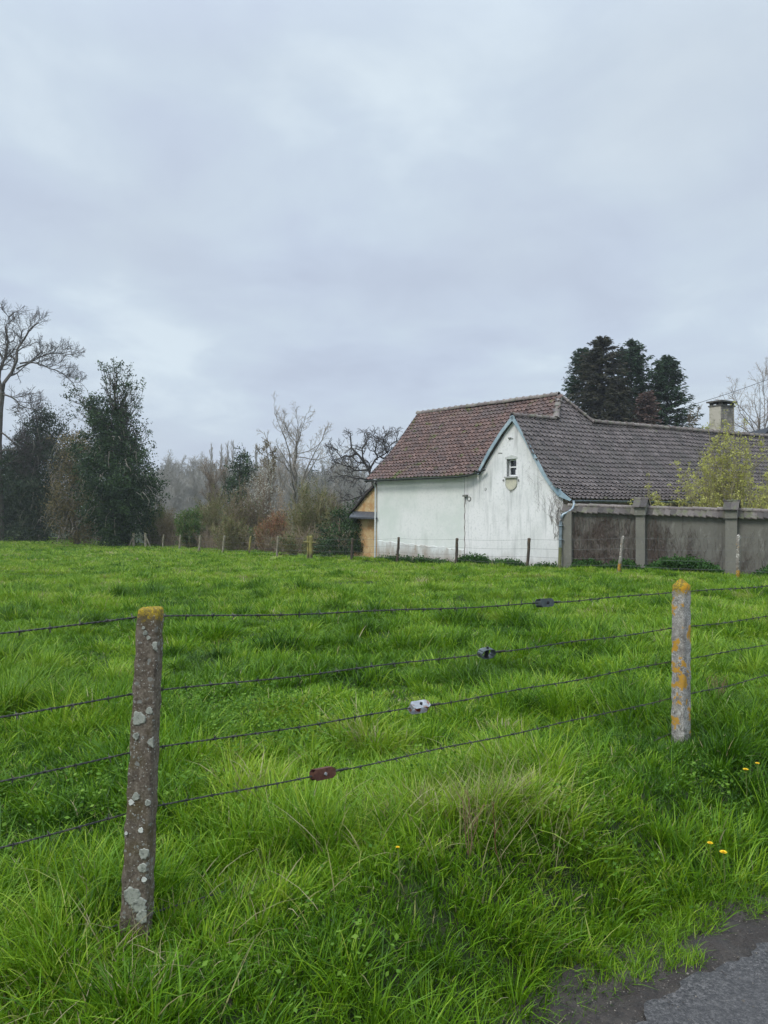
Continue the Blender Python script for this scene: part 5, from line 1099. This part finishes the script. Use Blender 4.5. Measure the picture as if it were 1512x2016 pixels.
# dandelions
m_dand = M('dandelion_petal', (.80, .55, .01), .6, tint=((.75, .42, .01), (.90, .68, .02)), trans=.2); m_stem = M('flower_stem', (.14, .17, .05), .6)
dn = [(1424, 1678, .020, 'open yellow dandelion nearest the muddy road edge'), (1398, 1660, .016, 'small yellow dandelion just left of and behind the nearest one'), (1468, 1515, .018, 'yellow dandelion in the grass right of the lichened right post, lower of two'),
      (1491, 1503, .015, 'yellow dandelion close to the right edge, higher of two'), (783, 1668, .010, 'tiny yellow flower low in the verge below the dead stalks')]
for i, (px, py, rad, lab) in enumerate(dn):
    hh = .24; b = groundpt(px, py, hh); gs, gf = Geo(), Geo(); rr_ = np.random.default_rng(300 + i)
    tubes(gs, [[0, 0, 0], [.01, .005, hh * .5], [0, 0, hh]], [.0025, .0022, .002], 5)
    for ring, (nn, rr2, tilt) in enumerate(((18, 1.0, .15), (14, .75, .5), (9, .45, 1.0))):
        a = np.arange(nn) / nn * 6.28 + ring; c = np.array([0, 0, hh]); d_ = np.stack([np.cos(a) * np.cos(tilt), np.sin(a) * np.cos(tilt), np.full(nn, np.sin(tilt))], 1); sdv = np.stack([-np.sin(a), np.cos(a), 0 * a], 1) * rad * .16
        V = np.stack([c + 0 * d_, c + d_ * rad * rr2 * .6 - sdv, c + d_ * rad * rr2, c + d_ * rad * rr2 * .6 + sdv], 1); gf.add(V.reshape(-1, 3), np.arange(nn * 4).reshape(nn, 4), 0, np.repeat(rr_.random(nn), 4))
    o = mk('dandelion', lab, 'flower', b, [('stem', gs, m_stem), ('flower_head', gf, m_dand)], 'dandelions in the verge')
# dried weeds
r = np.random.default_rng(311)
def dryweed(label, px, py, h, n, spread, seed, mat):
    r = np.random.default_rng(seed); b = groundpt(px, py); g = Geo(); t = np.linspace(0, 1, 8)
    a = r.uniform(0, 6.28, n); L = r.uniform(.6, 1, n) * h; P = np.stack([(np.cos(a) * spread * L)[:, None] * t, (np.sin(a) * spread * L)[:, None] * t, L[:, None] * t], -1); P[:, 1:] += np.cumsum(r.normal(0, .006, (n, 7, 3)), 1)
    tubes(g, P, np.linspace(.0028, .0014, 8) * np.ones((n, 1)), 4); P2, Q2 = grow(r, P, np.full((n, 8), .002), 4, .5, 1, .6, h * .18, 3, .2, .1, .8, .6); tubes(g, P2, Q2, 3)
    tag(g.build('dried_weed', mat), label, 'dried plant').location = b
m_dry = M('dry_stalk', (.20, .13, .075), .9); m_red = M('red_stalk', (.14, .06, .035), .8)
dryweed('brown dried weed in the field grass right of the lichened right post', 1418, 1395, .30, 16, .30, 312, m_dry)
dryweed('single thin reddish stem leaning on the verge between the two posts', 985, 1705, .42, 1, .22, 313, m_red)
dryweed('thin tan dead stalks standing on the verge left of the reddish stem', 925, 1690, .42, 4, .18, 314, m_dry)

# ------------------------------------------------------------------ near fence: concrete posts
def lichen_post(name, base_col, spots, seed):
    m, t = new_mat(name); tcn = nd(t, 'ShaderNodeTexCoord'); co = tcn.outputs['Object']
    n1 = nd(t, 'ShaderNodeTexNoise', {'Vector': co, 'Scale': 22.0, 'Detail': 7.0, 'Roughness': .7}); n2 = nd(t, 'ShaderNodeTexNoise', {'Vector': co, 'Scale': 90.0, 'Detail': 3.0, 'Roughness': .7}); n3 = nd(t, 'ShaderNodeTexNoise', {'Vector': co, 'Scale': 7.0, 'Detail': 4.0})
    c = ramp(t, n1.outputs[0], base_col); c = mixc(t, ramp(t, n2.outputs[0], [(.52, 0.), (.66, .75)]), c, spots['grit']); c = mixc(t, ramp(t, n2.outputs[0], [(.28, .8), (.42, 0.)]), c, spots['dark'])
    c = mixc(t, ramp(t, n3.outputs[0], [(.50, 0.), (.66, .7)]), c, spots['alga'])
    wv = nd(t, 'ShaderNodeVectorMath', {0: co, 1: nd(t, 'ShaderNodeVectorMath', {0: nd(t, 'ShaderNodeTexNoise', {'Vector': co, 'Scale': 35.0, 'Detail': 2.0}).outputs['Color'], 'Scale': .018}, operation='SCALE').outputs[0]}, operation='ADD')
    for sc_, lo, hi, cc, sel in spots['vor']:
        vo = nd(t, 'ShaderNodeTexVoronoi', {'Vector': wv.outputs[0], 'Scale': sc_, 'Randomness': 1.0}); sp_ = nd(t, 'ShaderNodeSeparateColor', {0: vo.outputs['Color']})
        f = mth(t, 'MULTIPLY', ramp(t, vo.outputs['Distance'], [(lo, 1.), (hi, 0.)]), ramp(t, sp_.outputs[0], [(sel, 0.), (sel + .02, 1.)]))
        c = mixc(t, f, c, mixc(t, n2.outputs[0], cc, tuple(q * .62 for q in cc)))
    sp2 = nd(t, 'ShaderNodeSeparateXYZ', {0: co}); yel = mth(t, 'MULTIPLY_ADD', mth(t, 'ADD', sp2.outputs[2], mth(t, 'MULTIPLY', n1.outputs[0], .22)), 1 / (spots['ytop'][1] - spots['ytop'][0]), -spots['ytop'][0] / (spots['ytop'][1] - spots['ytop'][0]), clamp=True)
    c = mixc(t, yel, c, mixc(t, ramp(t, n2.outputs[0], [(.4, 0.), (.6, 1.)]), (.34, .245, .018), (.13, .095, .03)))
    if 'orange' in spots:
        no = nd(t, 'ShaderNodeTexNoise', {'Vector': co, 'Scale': 11.0, 'Detail': 5.0, 'Roughness': .6}); c = mixc(t, ramp(t, no.outputs[0], [(spots['orange'], 0.), (spots['orange'] + .03, .9)]), c, mixc(t, n2.outputs[0], (.55, .30, .02), (.34, .17, .015)))
    bp = nd(t, 'ShaderNodeBump', {'Height': mth(t, 'ADD', n1.outputs[0], mth(t, 'MULTIPLY', n2.outputs[0], .5)), 'Strength': .8, 'Distance': .006})
    p_ = nd(t, 'ShaderNodeBsdfPrincipled', {'Base Color': c, 'Roughness': .92, 'Normal': bp.outputs[0], 'Specular IOR Level': .2}); nd(t, 'ShaderNodeOutputMaterial', {0: p_.outputs[0]}); return m
m_pL = lichen_post('brown_lichened_concrete', [(.30, (.055, .044, .034)), (.5, (.115, .092, .068)), (.7, (.18, .152, .118))],
    dict(grit=(.24, .21, .17), dark=(.03, .025, .02), alga=(.085, .065, .022), vor=[(26, .20, .26, (.24, .24, .21), .62), (55, .26, .33, (.26, .26, .23), .68), (110, .25, .35, (.40, .39, .34), .80)], ytop=(1.325, 1.345)), 1)
m_pR = lichen_post('grey_lichened_concrete', [(.30, (.11, .10, .09)), (.5, (.28, .262, .235)), (.7, (.42, .40, .36))],
    dict(grit=(.60, .58, .54), dark=(.03, .027, .025), alga=(.15, .13, .11), vor=[(60, .22, .30, (.44, .43, .38), .6)], ytop=(1.16, 1.20), orange=.535), 2)
m_lich = M('pale_lichen', (.30, .31, .26), .95, [(60, (.17, .18, .15), .48, .62), (25, (.40, .41, .35), .55, .7)], (80, .7, .003))
m_lichw = M('white_lichen', (.55, .56, .50), .95, [(80, (.4, .4, .36), .5, .7)], (80, .5, .002))
def post(name, label, base, top, w0, w1, d0, d1p, rot, mat, topstyle, seed, discs=(), segs=46, zb=-.25):
    """base/top 3d centre; w,d at base(0) and top(1); rot: angle of the front face normal"""
    r = np.random.default_rng(seed); base = np.asarray(base, float); top = np.asarray(top, float); H = top[2] - base[2]; g = Geo()
    ex = np.array([math.cos(rot), math.sin(rot), 0]); ey = np.array([-math.sin(rot), math.cos(rot), 0])   # ex: width, -ey: front
    m = 40; an = np.arange(m) / m * 2 * np.pi; ex_ = 9.0
    ca, sa = np.cos(an), np.sin(an); sq = (np.abs(ca) ** ex_ + np.abs(sa) ** ex_) ** (-1 / ex_); U, W = ca * sq, sa * sq
    zs = np.concatenate([np.linspace(zb, H, segs)]); rows = []
    nzr = np.random.default_rng(seed + 50); ph = nzr.uniform(0, 6, 8)
    def wob(z, a): return .0016 * (np.sin(z * 60 + a * 3 + ph[0]) + np.sin(z * 33 - a * 5 + ph[1]) + .8 * np.sin(z * 110 + a * 8 + ph[2]))
    for z in zs:
        f = np.clip(z / H, -.2, 1); c = (top - base)[:2] * f; w = w0 + (w1 - w0) * f; d = d0 + (d1p - d0) * f
        k = 1 + wob(z, an) / .05 + r.normal(0, .006, m)
        if z > H - .008: k = k * .955
        rows.append(np.stack([c[0] + ex[0] * U * w / 2 * k + ey[0] * W * d / 2 * k, c[1] + ex[1] * U * w / 2 * k + ey[1] * W * d / 2 * k, np.full(m, z)], 1))
    if topstyle == 'flat':
        lev = [(.9, .006), (.6, .008), (.25, .010)]
    else: lev = [(.72, .013), (.42, .029), (.08, .044)]
    ctr = np.append((top - base)[:2], H)
    for kf, dz in lev:
        q = rows[segs - 1].copy(); q[:, :2] = ctr[:2] + (q[:, :2] - ctr[:2]) * kf; q[:, 2] = H + dz + r.normal(0, .0015, m); rows.append(q)
    V = np.array(rows); nr = len(rows); b = np.arange(nr - 1)[:, None] * m + np.arange(m); b2 = np.arange(nr - 1)[:, None] * m + (np.arange(m) + 1) % m
    g.add(V.reshape(-1, 3), np.stack([b, b2, b2 + m, b + m], -1).reshape(-1, 4)); g.add(V[-1], [list(range(m))])
    for (fu, z, rr_, mt) in discs:      # raised lichen rosettes on the front face
        f = z / H; c = np.append((top - base)[:2] * f, z); w = w0 + (w1 - w0) * f; d = d0 + (d1p - d0) * f; c = c + ex * fu * w / 2 - ey * (d / 2 + .0005); nn = 26; a = np.arange(nn) / nn * 2 * np.pi
        rad = rr_ * (1 + .10 * np.sin(a * 3 + z * 40) + .07 * np.sin(a * 7 + z * 90) + .05 * np.sin(a * 11 + z * 30) + r.normal(0, .06, nn)); lim = w / 2
        def ring(s_, o):
            uu = np.clip(fu * w / 2 + np.cos(a) * rad * s_, -lim * .985, lim * .985) - fu * w / 2
            return c + ex * uu[:, None] + np.array([0, 0, 1]) * (np.sin(a) * rad * s_)[:, None] * 1.05 - ey * o
        R3 = np.vstack([ring(1, -.003), ring(.93, .0028), ring(.75, .0022), ring(.4, .0024), ring(.05, .002)]); b = np.arange(4)[:, None] * nn + np.arange(nn); b2 = np.arange(4)[:, None] * nn + (np.arange(nn) + 1) % nn
        g.add(R3, np.stack([b, b2, b2 + nn, b + nn], -1).reshape(-1, 4), mt)
    o = g.build(name, [mat, m_lich, m_lichw], smooth=True); o.location = base
    return tag(o, label, 'fence post', 'concrete posts of the near barbed wire fence')
Lb = at(268, 1835, 3.0); Lt = at(297, 1200, 3.0); Lb[2] = .0
def hz_of(py): return CZ + (CY - py) / F * 3.0
post('fence_post', 'brown concrete fence post with yellow lichen cap and round grey lichens, leaning slightly', [Lb[0], 3.0, 0.0], [Lt[0], 3.0, Lt[2]], .108, .086, .095, .08, R_(-1) , m_pL, 'flat', 401,
     [(-.30, hz_of(1409), .026, 1), (.55, hz_of(1394), .014, 1), (-.12, hz_of(1752), .034, 1), (.42, hz_of(1770), .029, 1), (.72, hz_of(1792), .026, 1), (.55, hz_of(1698), .018, 1), (.60, hz_of(1670), .020, 1), (.30, hz_of(1625), .010, 2), (-.55, hz_of(1571), .011, 2),
      (.9, hz_of(1455), .018, 1), (.9, hz_of(1268), .016, 1), (-.1, hz_of(1243), .009, 1), (.2, hz_of(1252), .008, 1), (-.2, hz_of(1560), .015, 1), (.75, hz_of(1572), .012, 1), (-.45, hz_of(1443), .013, 1), (-.82, hz_of(1631), .006, 2), (.7, hz_of(1720), .010, 2), (-.3, hz_of(1233), .006, 1)])
post('fence_post', 'grey speckled concrete fence post with a pointed top and orange lichen', [2.07, 5.36, .0], [2.072, 5.36, CZ + (CY - 1152) / F * 5.36], .099, .095, .099, .095, R_(36), m_pR, 'point', 402)

# barbed wires with their tensioners
m_wire = M('rusty_wire', (.035, .037, .034), .55, [(30, (.11, .10, .085), .5, .7), (6, (.075, .05, .035), .55, .75)], spec=.5, metal=.4)
m_galv = M('galvanised', (.26, .27, .28), .5, [(18, (.40, .41, .41), .45, .6), (22, (.20, .09, .05), .54, .62)], (40, .3, .003), metal=.35)
m_rust = M('rust_brown', (.075, .028, .018), .7, [(25, (.12, .05, .03), .45, .65), (60, (.05, .02, .015), .5, .7)], (60, .5, .003))
m_gun = M('dull_steel', (.07, .085, .085), .5, [(20, (.13, .145, .14), .5, .68)], (50, .3, .002), metal=.3)
m_redr = M('red_rust', (.18, .045, .03), .8); m_dk = M('dark_steel', (.02, .02, .022), .6, metal=.3)
fd3 = np.append(fd, 0); fn3 = np.append(fn, 0)
def fpt(k, z, s=-.062): return np.array([P0[0] + fd[0] * k + fn[0] * s, P0[1] + fd[1] * k + fn[1] * s, z])
KR = 3.80
hL = [1.214, .915, .687, .452, .03]; hRt = [1.067, .811, .581, .322, .075]; hO = [1.045, .805, .585, .335, .10]
SAG = [.030, .012, .018, .012, .05]
labs = ['topmost barbed wire strand of the near fence', 'second barbed wire strand from the top of the near fence', 'third barbed wire strand from the top of the near fence', 'fourth barbed wire strand from the top, carrying the rusty tensioner', 'lowest barbed wire strand, sinking into the verge grass']
tens = [(1072, 'box', m_gun, 'dark grey box shaped tensioner'), (958, 'oval', m_gun, 'open oval grey tensioner'), (825, 'box', m_galv, 'pale galvanised tensioner with red rust'), (635, 'box', m_rust, 'rust brown box shaped tensioner')]
def twist_wire(g, P, r):
    seg = np.linalg.norm(np.diff(P, axis=0), axis=1); arc = np.concatenate([[0], np.cumsum(seg)]); n = int(arc[-1] / .006); s = np.linspace(0, arc[-1], n)
    C = np.stack([np.interp(s, arc, P[:, j]) for j in range(3)], 1); T = unit(np.gradient(C, axis=0)); U = unit(np.cross(T, [0, 0, 1])); W = np.cross(T, U)
    C = C + U * (.0025 * np.sin(s * 7.1))[:, None] + W * (.003 * np.sin(s * 5.3 + 1))[:, None]
    for ph in (0, np.pi):
        a = s * 2 * np.pi / .045 + ph; tubes(g, C + U * (np.cos(a) * .0022)[:, None] + W * (np.sin(a) * .0022)[:, None], np.full(n, .0021), 5)
    sb = np.arange(.05, arc[-1], .108) + r.normal(0, .008, len(np.arange(.05, arc[-1], .108))); sb = sb[(sb > 0) & (sb < arc[-1] - .02)]
    for q in sb:
        i = int(q / arc[-1] * (n - 1)); c = C[i]; a = np.linspace(0, 4.5 * np.pi, 18)
        V = c + T[i] * (np.linspace(-.005, .005, 18))[:, None] + U[i] * (np.cos(a) * .0042)[:, None] + W[i] * (np.sin(a) * .0042)[:, None]; tubes(g, V, np.full(18, .0019), 4)
        for _ in range(4):
            dv = unit(r.normal(0, 1, 3) * [1, 1, 1] + U[i] * r.choice([-1, 1]) * .5); dv = dv - T[i] * (dv @ T[i]) * .7; dv = unit(dv); tubes(g, [c, c + dv * .012, c + dv * .022], [.0019, .0017, .0006], 4)
def tensioner(kind, c, ax, size, mat, parent, label, seed):
    """ratchet wire strainer: folded steel bracket, spool, square bolt"""
    r = np.random.default_rng(seed); ax = unit(np.asarray(ax, float)); front = unit(np.array([fn[0], fn[1], 0]) + 0 * ax); up = unit(np.cross(front, ax)); 
    if up[2] < 0: up = -up
    roll = [0, .15, -.2, .95, .2][seed]; front, up = unit(front * math.cos(roll) + up * math.sin(roll)), unit(up * math.cos(roll) - front * math.sin(roll))
    L = size; hgt_ = L * .42; dp = L * .34; loc = c; g = Geo(); th = .0028
    if kind == 'box':   # one strip folded into a closed frame: two plates (front, back) and two narrowed ends
        for s_ in (1, -1):
            pl_ = [(-L / 2, -hgt_ * .30), (-L * .40, -hgt_ / 2), (L * .36, -hgt_ / 2), (L / 2, -hgt_ * .26), (L / 2, hgt_ * .26), (L * .36, hgt_ / 2), (-L * .40, hgt_ / 2), (-L / 2, hgt_ * .30)]
            prism(g, [ax * a + up * b + front * (s_ * dp / 2) for a, b in pl_], front * th)
        for s_ in (1, -1): box(g, ax * s_ * (L / 2 - .001) , th, hgt_ * .55, dp, ax, up, front)
        if seed != 3: box(g, up * (hgt_ / 2 - .001) - front * 0, L * .74, th, dp * .98, ax, up, front)
    else:
        K = 28; a = np.arange(K) / K * 2 * np.pi; X = np.sign(np.cos(a)) * np.abs(np.cos(a)) ** .7 * L / 2; Z = np.sign(np.sin(a)) * np.abs(np.sin(a)) ** .8 * hgt_ * .58
        X = np.where(np.abs(Z) < hgt_ * .2, X, np.clip(X, -L * .42, L * .42))
        rows = []
        for f_, k_ in ((-1, 1.0), (1, 1.0), (1, .90), (-1, .90)):
            rows.append(ax * (X * k_)[:, None] + up * (Z * (k_ - .02 * (k_ < 1)))[:, None] + front * (f_ * dp / 2))
        V = np.array(rows); b = np.arange(4)[:, None] * K + np.arange(K); 
        Fq = []
        for j in range(4):
            for k in range(K): Fq.append([j * K + k, j * K + (k + 1) % K, ((j + 1) % 4) * K + (k + 1) % K, ((j + 1) % 4) * K + k])
        g.add(V.reshape(-1, 3), Fq)
    o = g.build('wire_tensioner', [mat], parent); o.location = loc; tag(o, label)
    g = Geo(); sp_ax = up if kind == 'oval' else front
    tubes(g, [-sp_ax * hgt_ * .62, sp_ax * hgt_ * .62], [L * .045] * 2, 8, cap=True); tubes(g, [-sp_ax * hgt_ * .34, sp_ax * hgt_ * .34], [L * .105] * 2, 10, cap=True)
    tubes(g, [-sp_ax * hgt_ * .42, -sp_ax * hgt_ * .34], [L * .15] * 2, 8, cap=True); q = g.build('spool', m_dk if mat is not m_galv else m_redr, o)
    g = Geo(); box(g, sp_ax * hgt_ * (.66 if kind == 'oval' else .52), .012, .012, .012, ax * .8 + np.cross(ax, sp_ax) * .6, np.cross(sp_ax, ax * .8 + np.cross(ax, sp_ax) * .6), sp_ax); g.build('square_bolt', m_galv if mat is m_rust else m_dk, o)
    return o
for i in range(5):
    r = np.random.default_rng(500 + i); P = []
    for k in np.linspace(-3.0, 0, 14): P.append(fpt(k, hL[i] - (.004 if i else 0) * k - .02 * 0 + .02 * ((k + 1.5) ** 2 / 2.25 - 1)))
    KK = np.linspace(0, KR, 40)[1:]; 
    for k in KK: f = k / KR; P.append(fpt(k, hL[i] * (1 - f) + hRt[i] * f - SAG[i] * 4 * f * (1 - f) + 0.0))
    for k in np.linspace(KR, KR + 3.8, 16)[1:]: f = (k - KR) / 3.8; P.append(fpt(k, hRt[i] * (1 - f) + hO[i] * f - .035 * 4 * f * (1 - f)))
    P = np.array(P); kk = (P[:, :2] - P0 - fn * -.062) @ fd
    g = Geo(); root_ = P[0].copy()
    if i < 4:
        px, kind, mt, lab = tens[i]; pxs_ = CX + F * P[:, 0] / P[:, 1]; kc = np.interp(px, pxs_, kk); half = .062
        c = np.array([np.interp(kc, kk, P[:, j]) for j in range(3)]); axv = unit(np.array([np.interp(kc + .1, kk, P[:, j]) - np.interp(kc - .1, kk, P[:, j]) for j in range(3)]))
        A_ = [q for q, k in zip(P, kk) if k < kc - half] + [c - axv * half * .95]; B_ = [c + axv * half * .95] + [q for q, k in zip(P, kk) if k > kc + half]
        twist_wire(g, np.array(A_) - root_, r); twist_wire(g, np.array(B_) - root_, r)
        a = np.linspace(0, 26 * np.pi, 260); s_ = np.linspace(half * .9, half + .085, 260); U = unit(np.cross(axv, [0, 0, 1])); W = np.cross(axv, U)      # tail of the wire wound round itself
        tubes(g, c - root_ + axv * s_[:, None] + U * (np.cos(a) * .0045)[:, None] + W * (np.sin(a) * .0045)[:, None], np.full(260, .0017), 4)
        tubes(g, [c - root_ - axv * .07, c - root_], [.0022, .0022], 5)
    else: twist_wire(g, P - root_, r)
    o = g.build('barbed_wire', m_wire); o.location = root_; tag(o, labs[i], 'barbed wire', 'barbed wire strands of the near fence')
    if i < 4: tensioner(kind, c - root_, axv, .118 if kind == 'box' else .112, mt, o, lab, i + 1)

# ------------------------------------------------------------------ far field fence
m_fp = M('weathered_wood', (.27, .24, .18), .9, [(6, (.16, .14, .10), .45, .65), (2, (.22, .21, .10), .5, .7)], (30, .4, .01)); m_fpd = M('dark_wood', (.06, .048, .038), .9, [(5, (.12, .085, .05), .5, .7), (14, (.16, .15, .10), .62, .72)], (30, .4, .01))
m_fpm = M('mossy_wood', (.20, .18, .06), .9, [(6, (.28, .24, .07), .45, .65), (3, (.10, .09, .05), .5, .7)], (30, .4, .01))
m_fpo = M('orange_lichen_concrete', (.22, .20, .17), .9, [(3.0, (.34, .19, .02), .56, .60), (9, (.52, .5, .44), .58, .62), (11, (.09, .07, .05), .56, .66)], (30, .4, .01))
plab = ['thin pale fence post farthest left under the dark evergreens', 'pale fence post, second from the left in the far row', 'slim pale post in front of the russet bush', 'very thin dark post just left of the ivy clad tree',
        'stout pale post with a brace leaning from its left', 'stout pale post with a brace leaning from its right', 'thin post in front of the fresh green bush', 'yellowish post left of the bright green bush', 'light grey post at the bright green bush',
        'pale leaning post under the olive brown thicket', 'brownish post leaning right, below the russet bush', 'slim grey post right of the brownish leaning post', 'thick mossy yellow green gate post left of the lean-to', 'dark post at the left foot of the tan lean-to',
        'dark wooden post before the left part of the white wall', 'dark wooden post before the joint of the white walls', 'brown lichened post before the right part of the gable wall', 'leaning whitish post with orange top before the creeper covered bay', 'square orange lichened post before the second square pillar']
pmat = {3: m_fpd, 10: m_fpm, 12: m_fpm, 13: m_fpd, 14: m_fpd, 15: m_fpd, 16: m_fpd, 17: m_fpo, 18: m_fpo}
tops = []
for i, (bx, by, d, tx, ty, wpx) in enumerate(POSTS_FAR):
    r = np.random.default_rng(600 + i); b = np.append(ray(bx, d), 0); b[2] = gzs(b[0], b[1]); T_ = at(tx, ty, d); w_ = wpx / F * d; g = Geo(); n = 9; t = np.linspace(-.12, 1, n)[:, None]
    C = (T_ - b) * t; C[1:-1, :2] += r.normal(0, w_ * .05, (n - 2, 2)); sides = 4 if i in (17, 18) else 8; rad = w_ / 2 * (1.15 if sides == 4 else 1.0); tubes(g, C, rad * (1 + r.normal(0, .05, n)), sides, cap=True)
    if sides == 8: tubes(g, [C[-1], C[-1] + [0, 0, w_ * .15]], [rad * .98, rad * .5], 8, cap=True)
    else: tubes(g, [C[-1], C[-1] + [0, 0, w_ * .4]], [rad, rad * .2], 4, cap=True)
    o = g.build('fence_post', pmat.get(i, m_fp), smooth=sides == 8); o.location = b; tag(o, plab[i], 'fence post', 'posts of the fence along the far side of the field')
    if i in (4, 5):
        g = Geo(); dx = -(11 if i == 4 else -11) / F * d; tubes(g, [[dx, 0, -.1], [0, 0, (T_ - b)[2] * .78]], [w_ * .28] * 2, 5, cap=True); g.build('brace', m_fp, o)
    tops.append((b, T_))
# rails and a second stout post by the mossy gate post
b = np.append(ray(606.5, 36.4), 0); b[2] = gzs(b[0], b[1]); g = Geo(); tubes(g, [[0, 0, -.1], [0, 0, 1.12]], [.06, .055], 8, cap=True); tag(g.build('fence_post', m_fpm, smooth=True), 'slimmer mossy post touching the left side of the thick gate post', 'fence post').location = b
g = Geo(); A = at(598, 1067, 36.3); B = at(622, 1068, 36.1); tubes(g, [[0, 0, 0], B - A], [.035, .035], 6, cap=True); tag(g.build('fence_rail', m_fpm), 'short mossy rail tied across the thick gate post', 'rail').location = A
nm = ['top', 'second', 'third', 'lowest']
for j, f in enumerate((.97, .68, .42, .22)):
    P = [b + (T_ - b) * (f if k != 12 else f * .95) + np.array([0, -.05, 0]) for k, (b, T_) in enumerate(tops)]
    ext = P[-1] + (P[-1] - P[-2]) * .8; P = np.array(P + [ext]); Q = []
    for a, b in zip(P[:-1], P[1:]):
        K = np.linspace(0, 1, 8, endpoint=False)[:, None]; q = a + (b - a) * K; q[:, 2] -= (.04 * 4 * K * (1 - K))[:, 0]; Q.append(q)
    Q = np.concatenate(Q); g = Geo(); tubes(g, Q - Q[0], np.full(len(Q), .0036), 4)
    tag(g.build('fence_wire', M('thin_wire_%s' % nm[j], (.13, .13, .12), .6)), '%s thin wire of the fence along the far side of the field' % nm[j], 'wire', 'wires of the far field fence').location = Q[0]

# ------------------------------------------------------------------ haze
HZ_X, HZ_Y0, HZ_Y1, HZ_Z0, HZ_Z1 = 1100, -1000, 1100, -3.0, 30.0
g = Geo(); box(g, [0, (HZ_Y0 + HZ_Y1) / 2, (HZ_Z0 + HZ_Z1) / 2], 2 * HZ_X, HZ_Y1 - HZ_Y0, HZ_Z1 - HZ_Z0)
mh, t = new_mat('haze_air'); pv = nd(t, 'ShaderNodeVolumePrincipled', {'Color': (.90, .94, 1.0, 1), 'Density': .00045, 'Anisotropy': .25}); ho = nd(t, 'ShaderNodeOutputMaterial', {'Volume': pv.outputs[0]})
ha = g.build('haze', mh); tag(ha, kind='stuff')
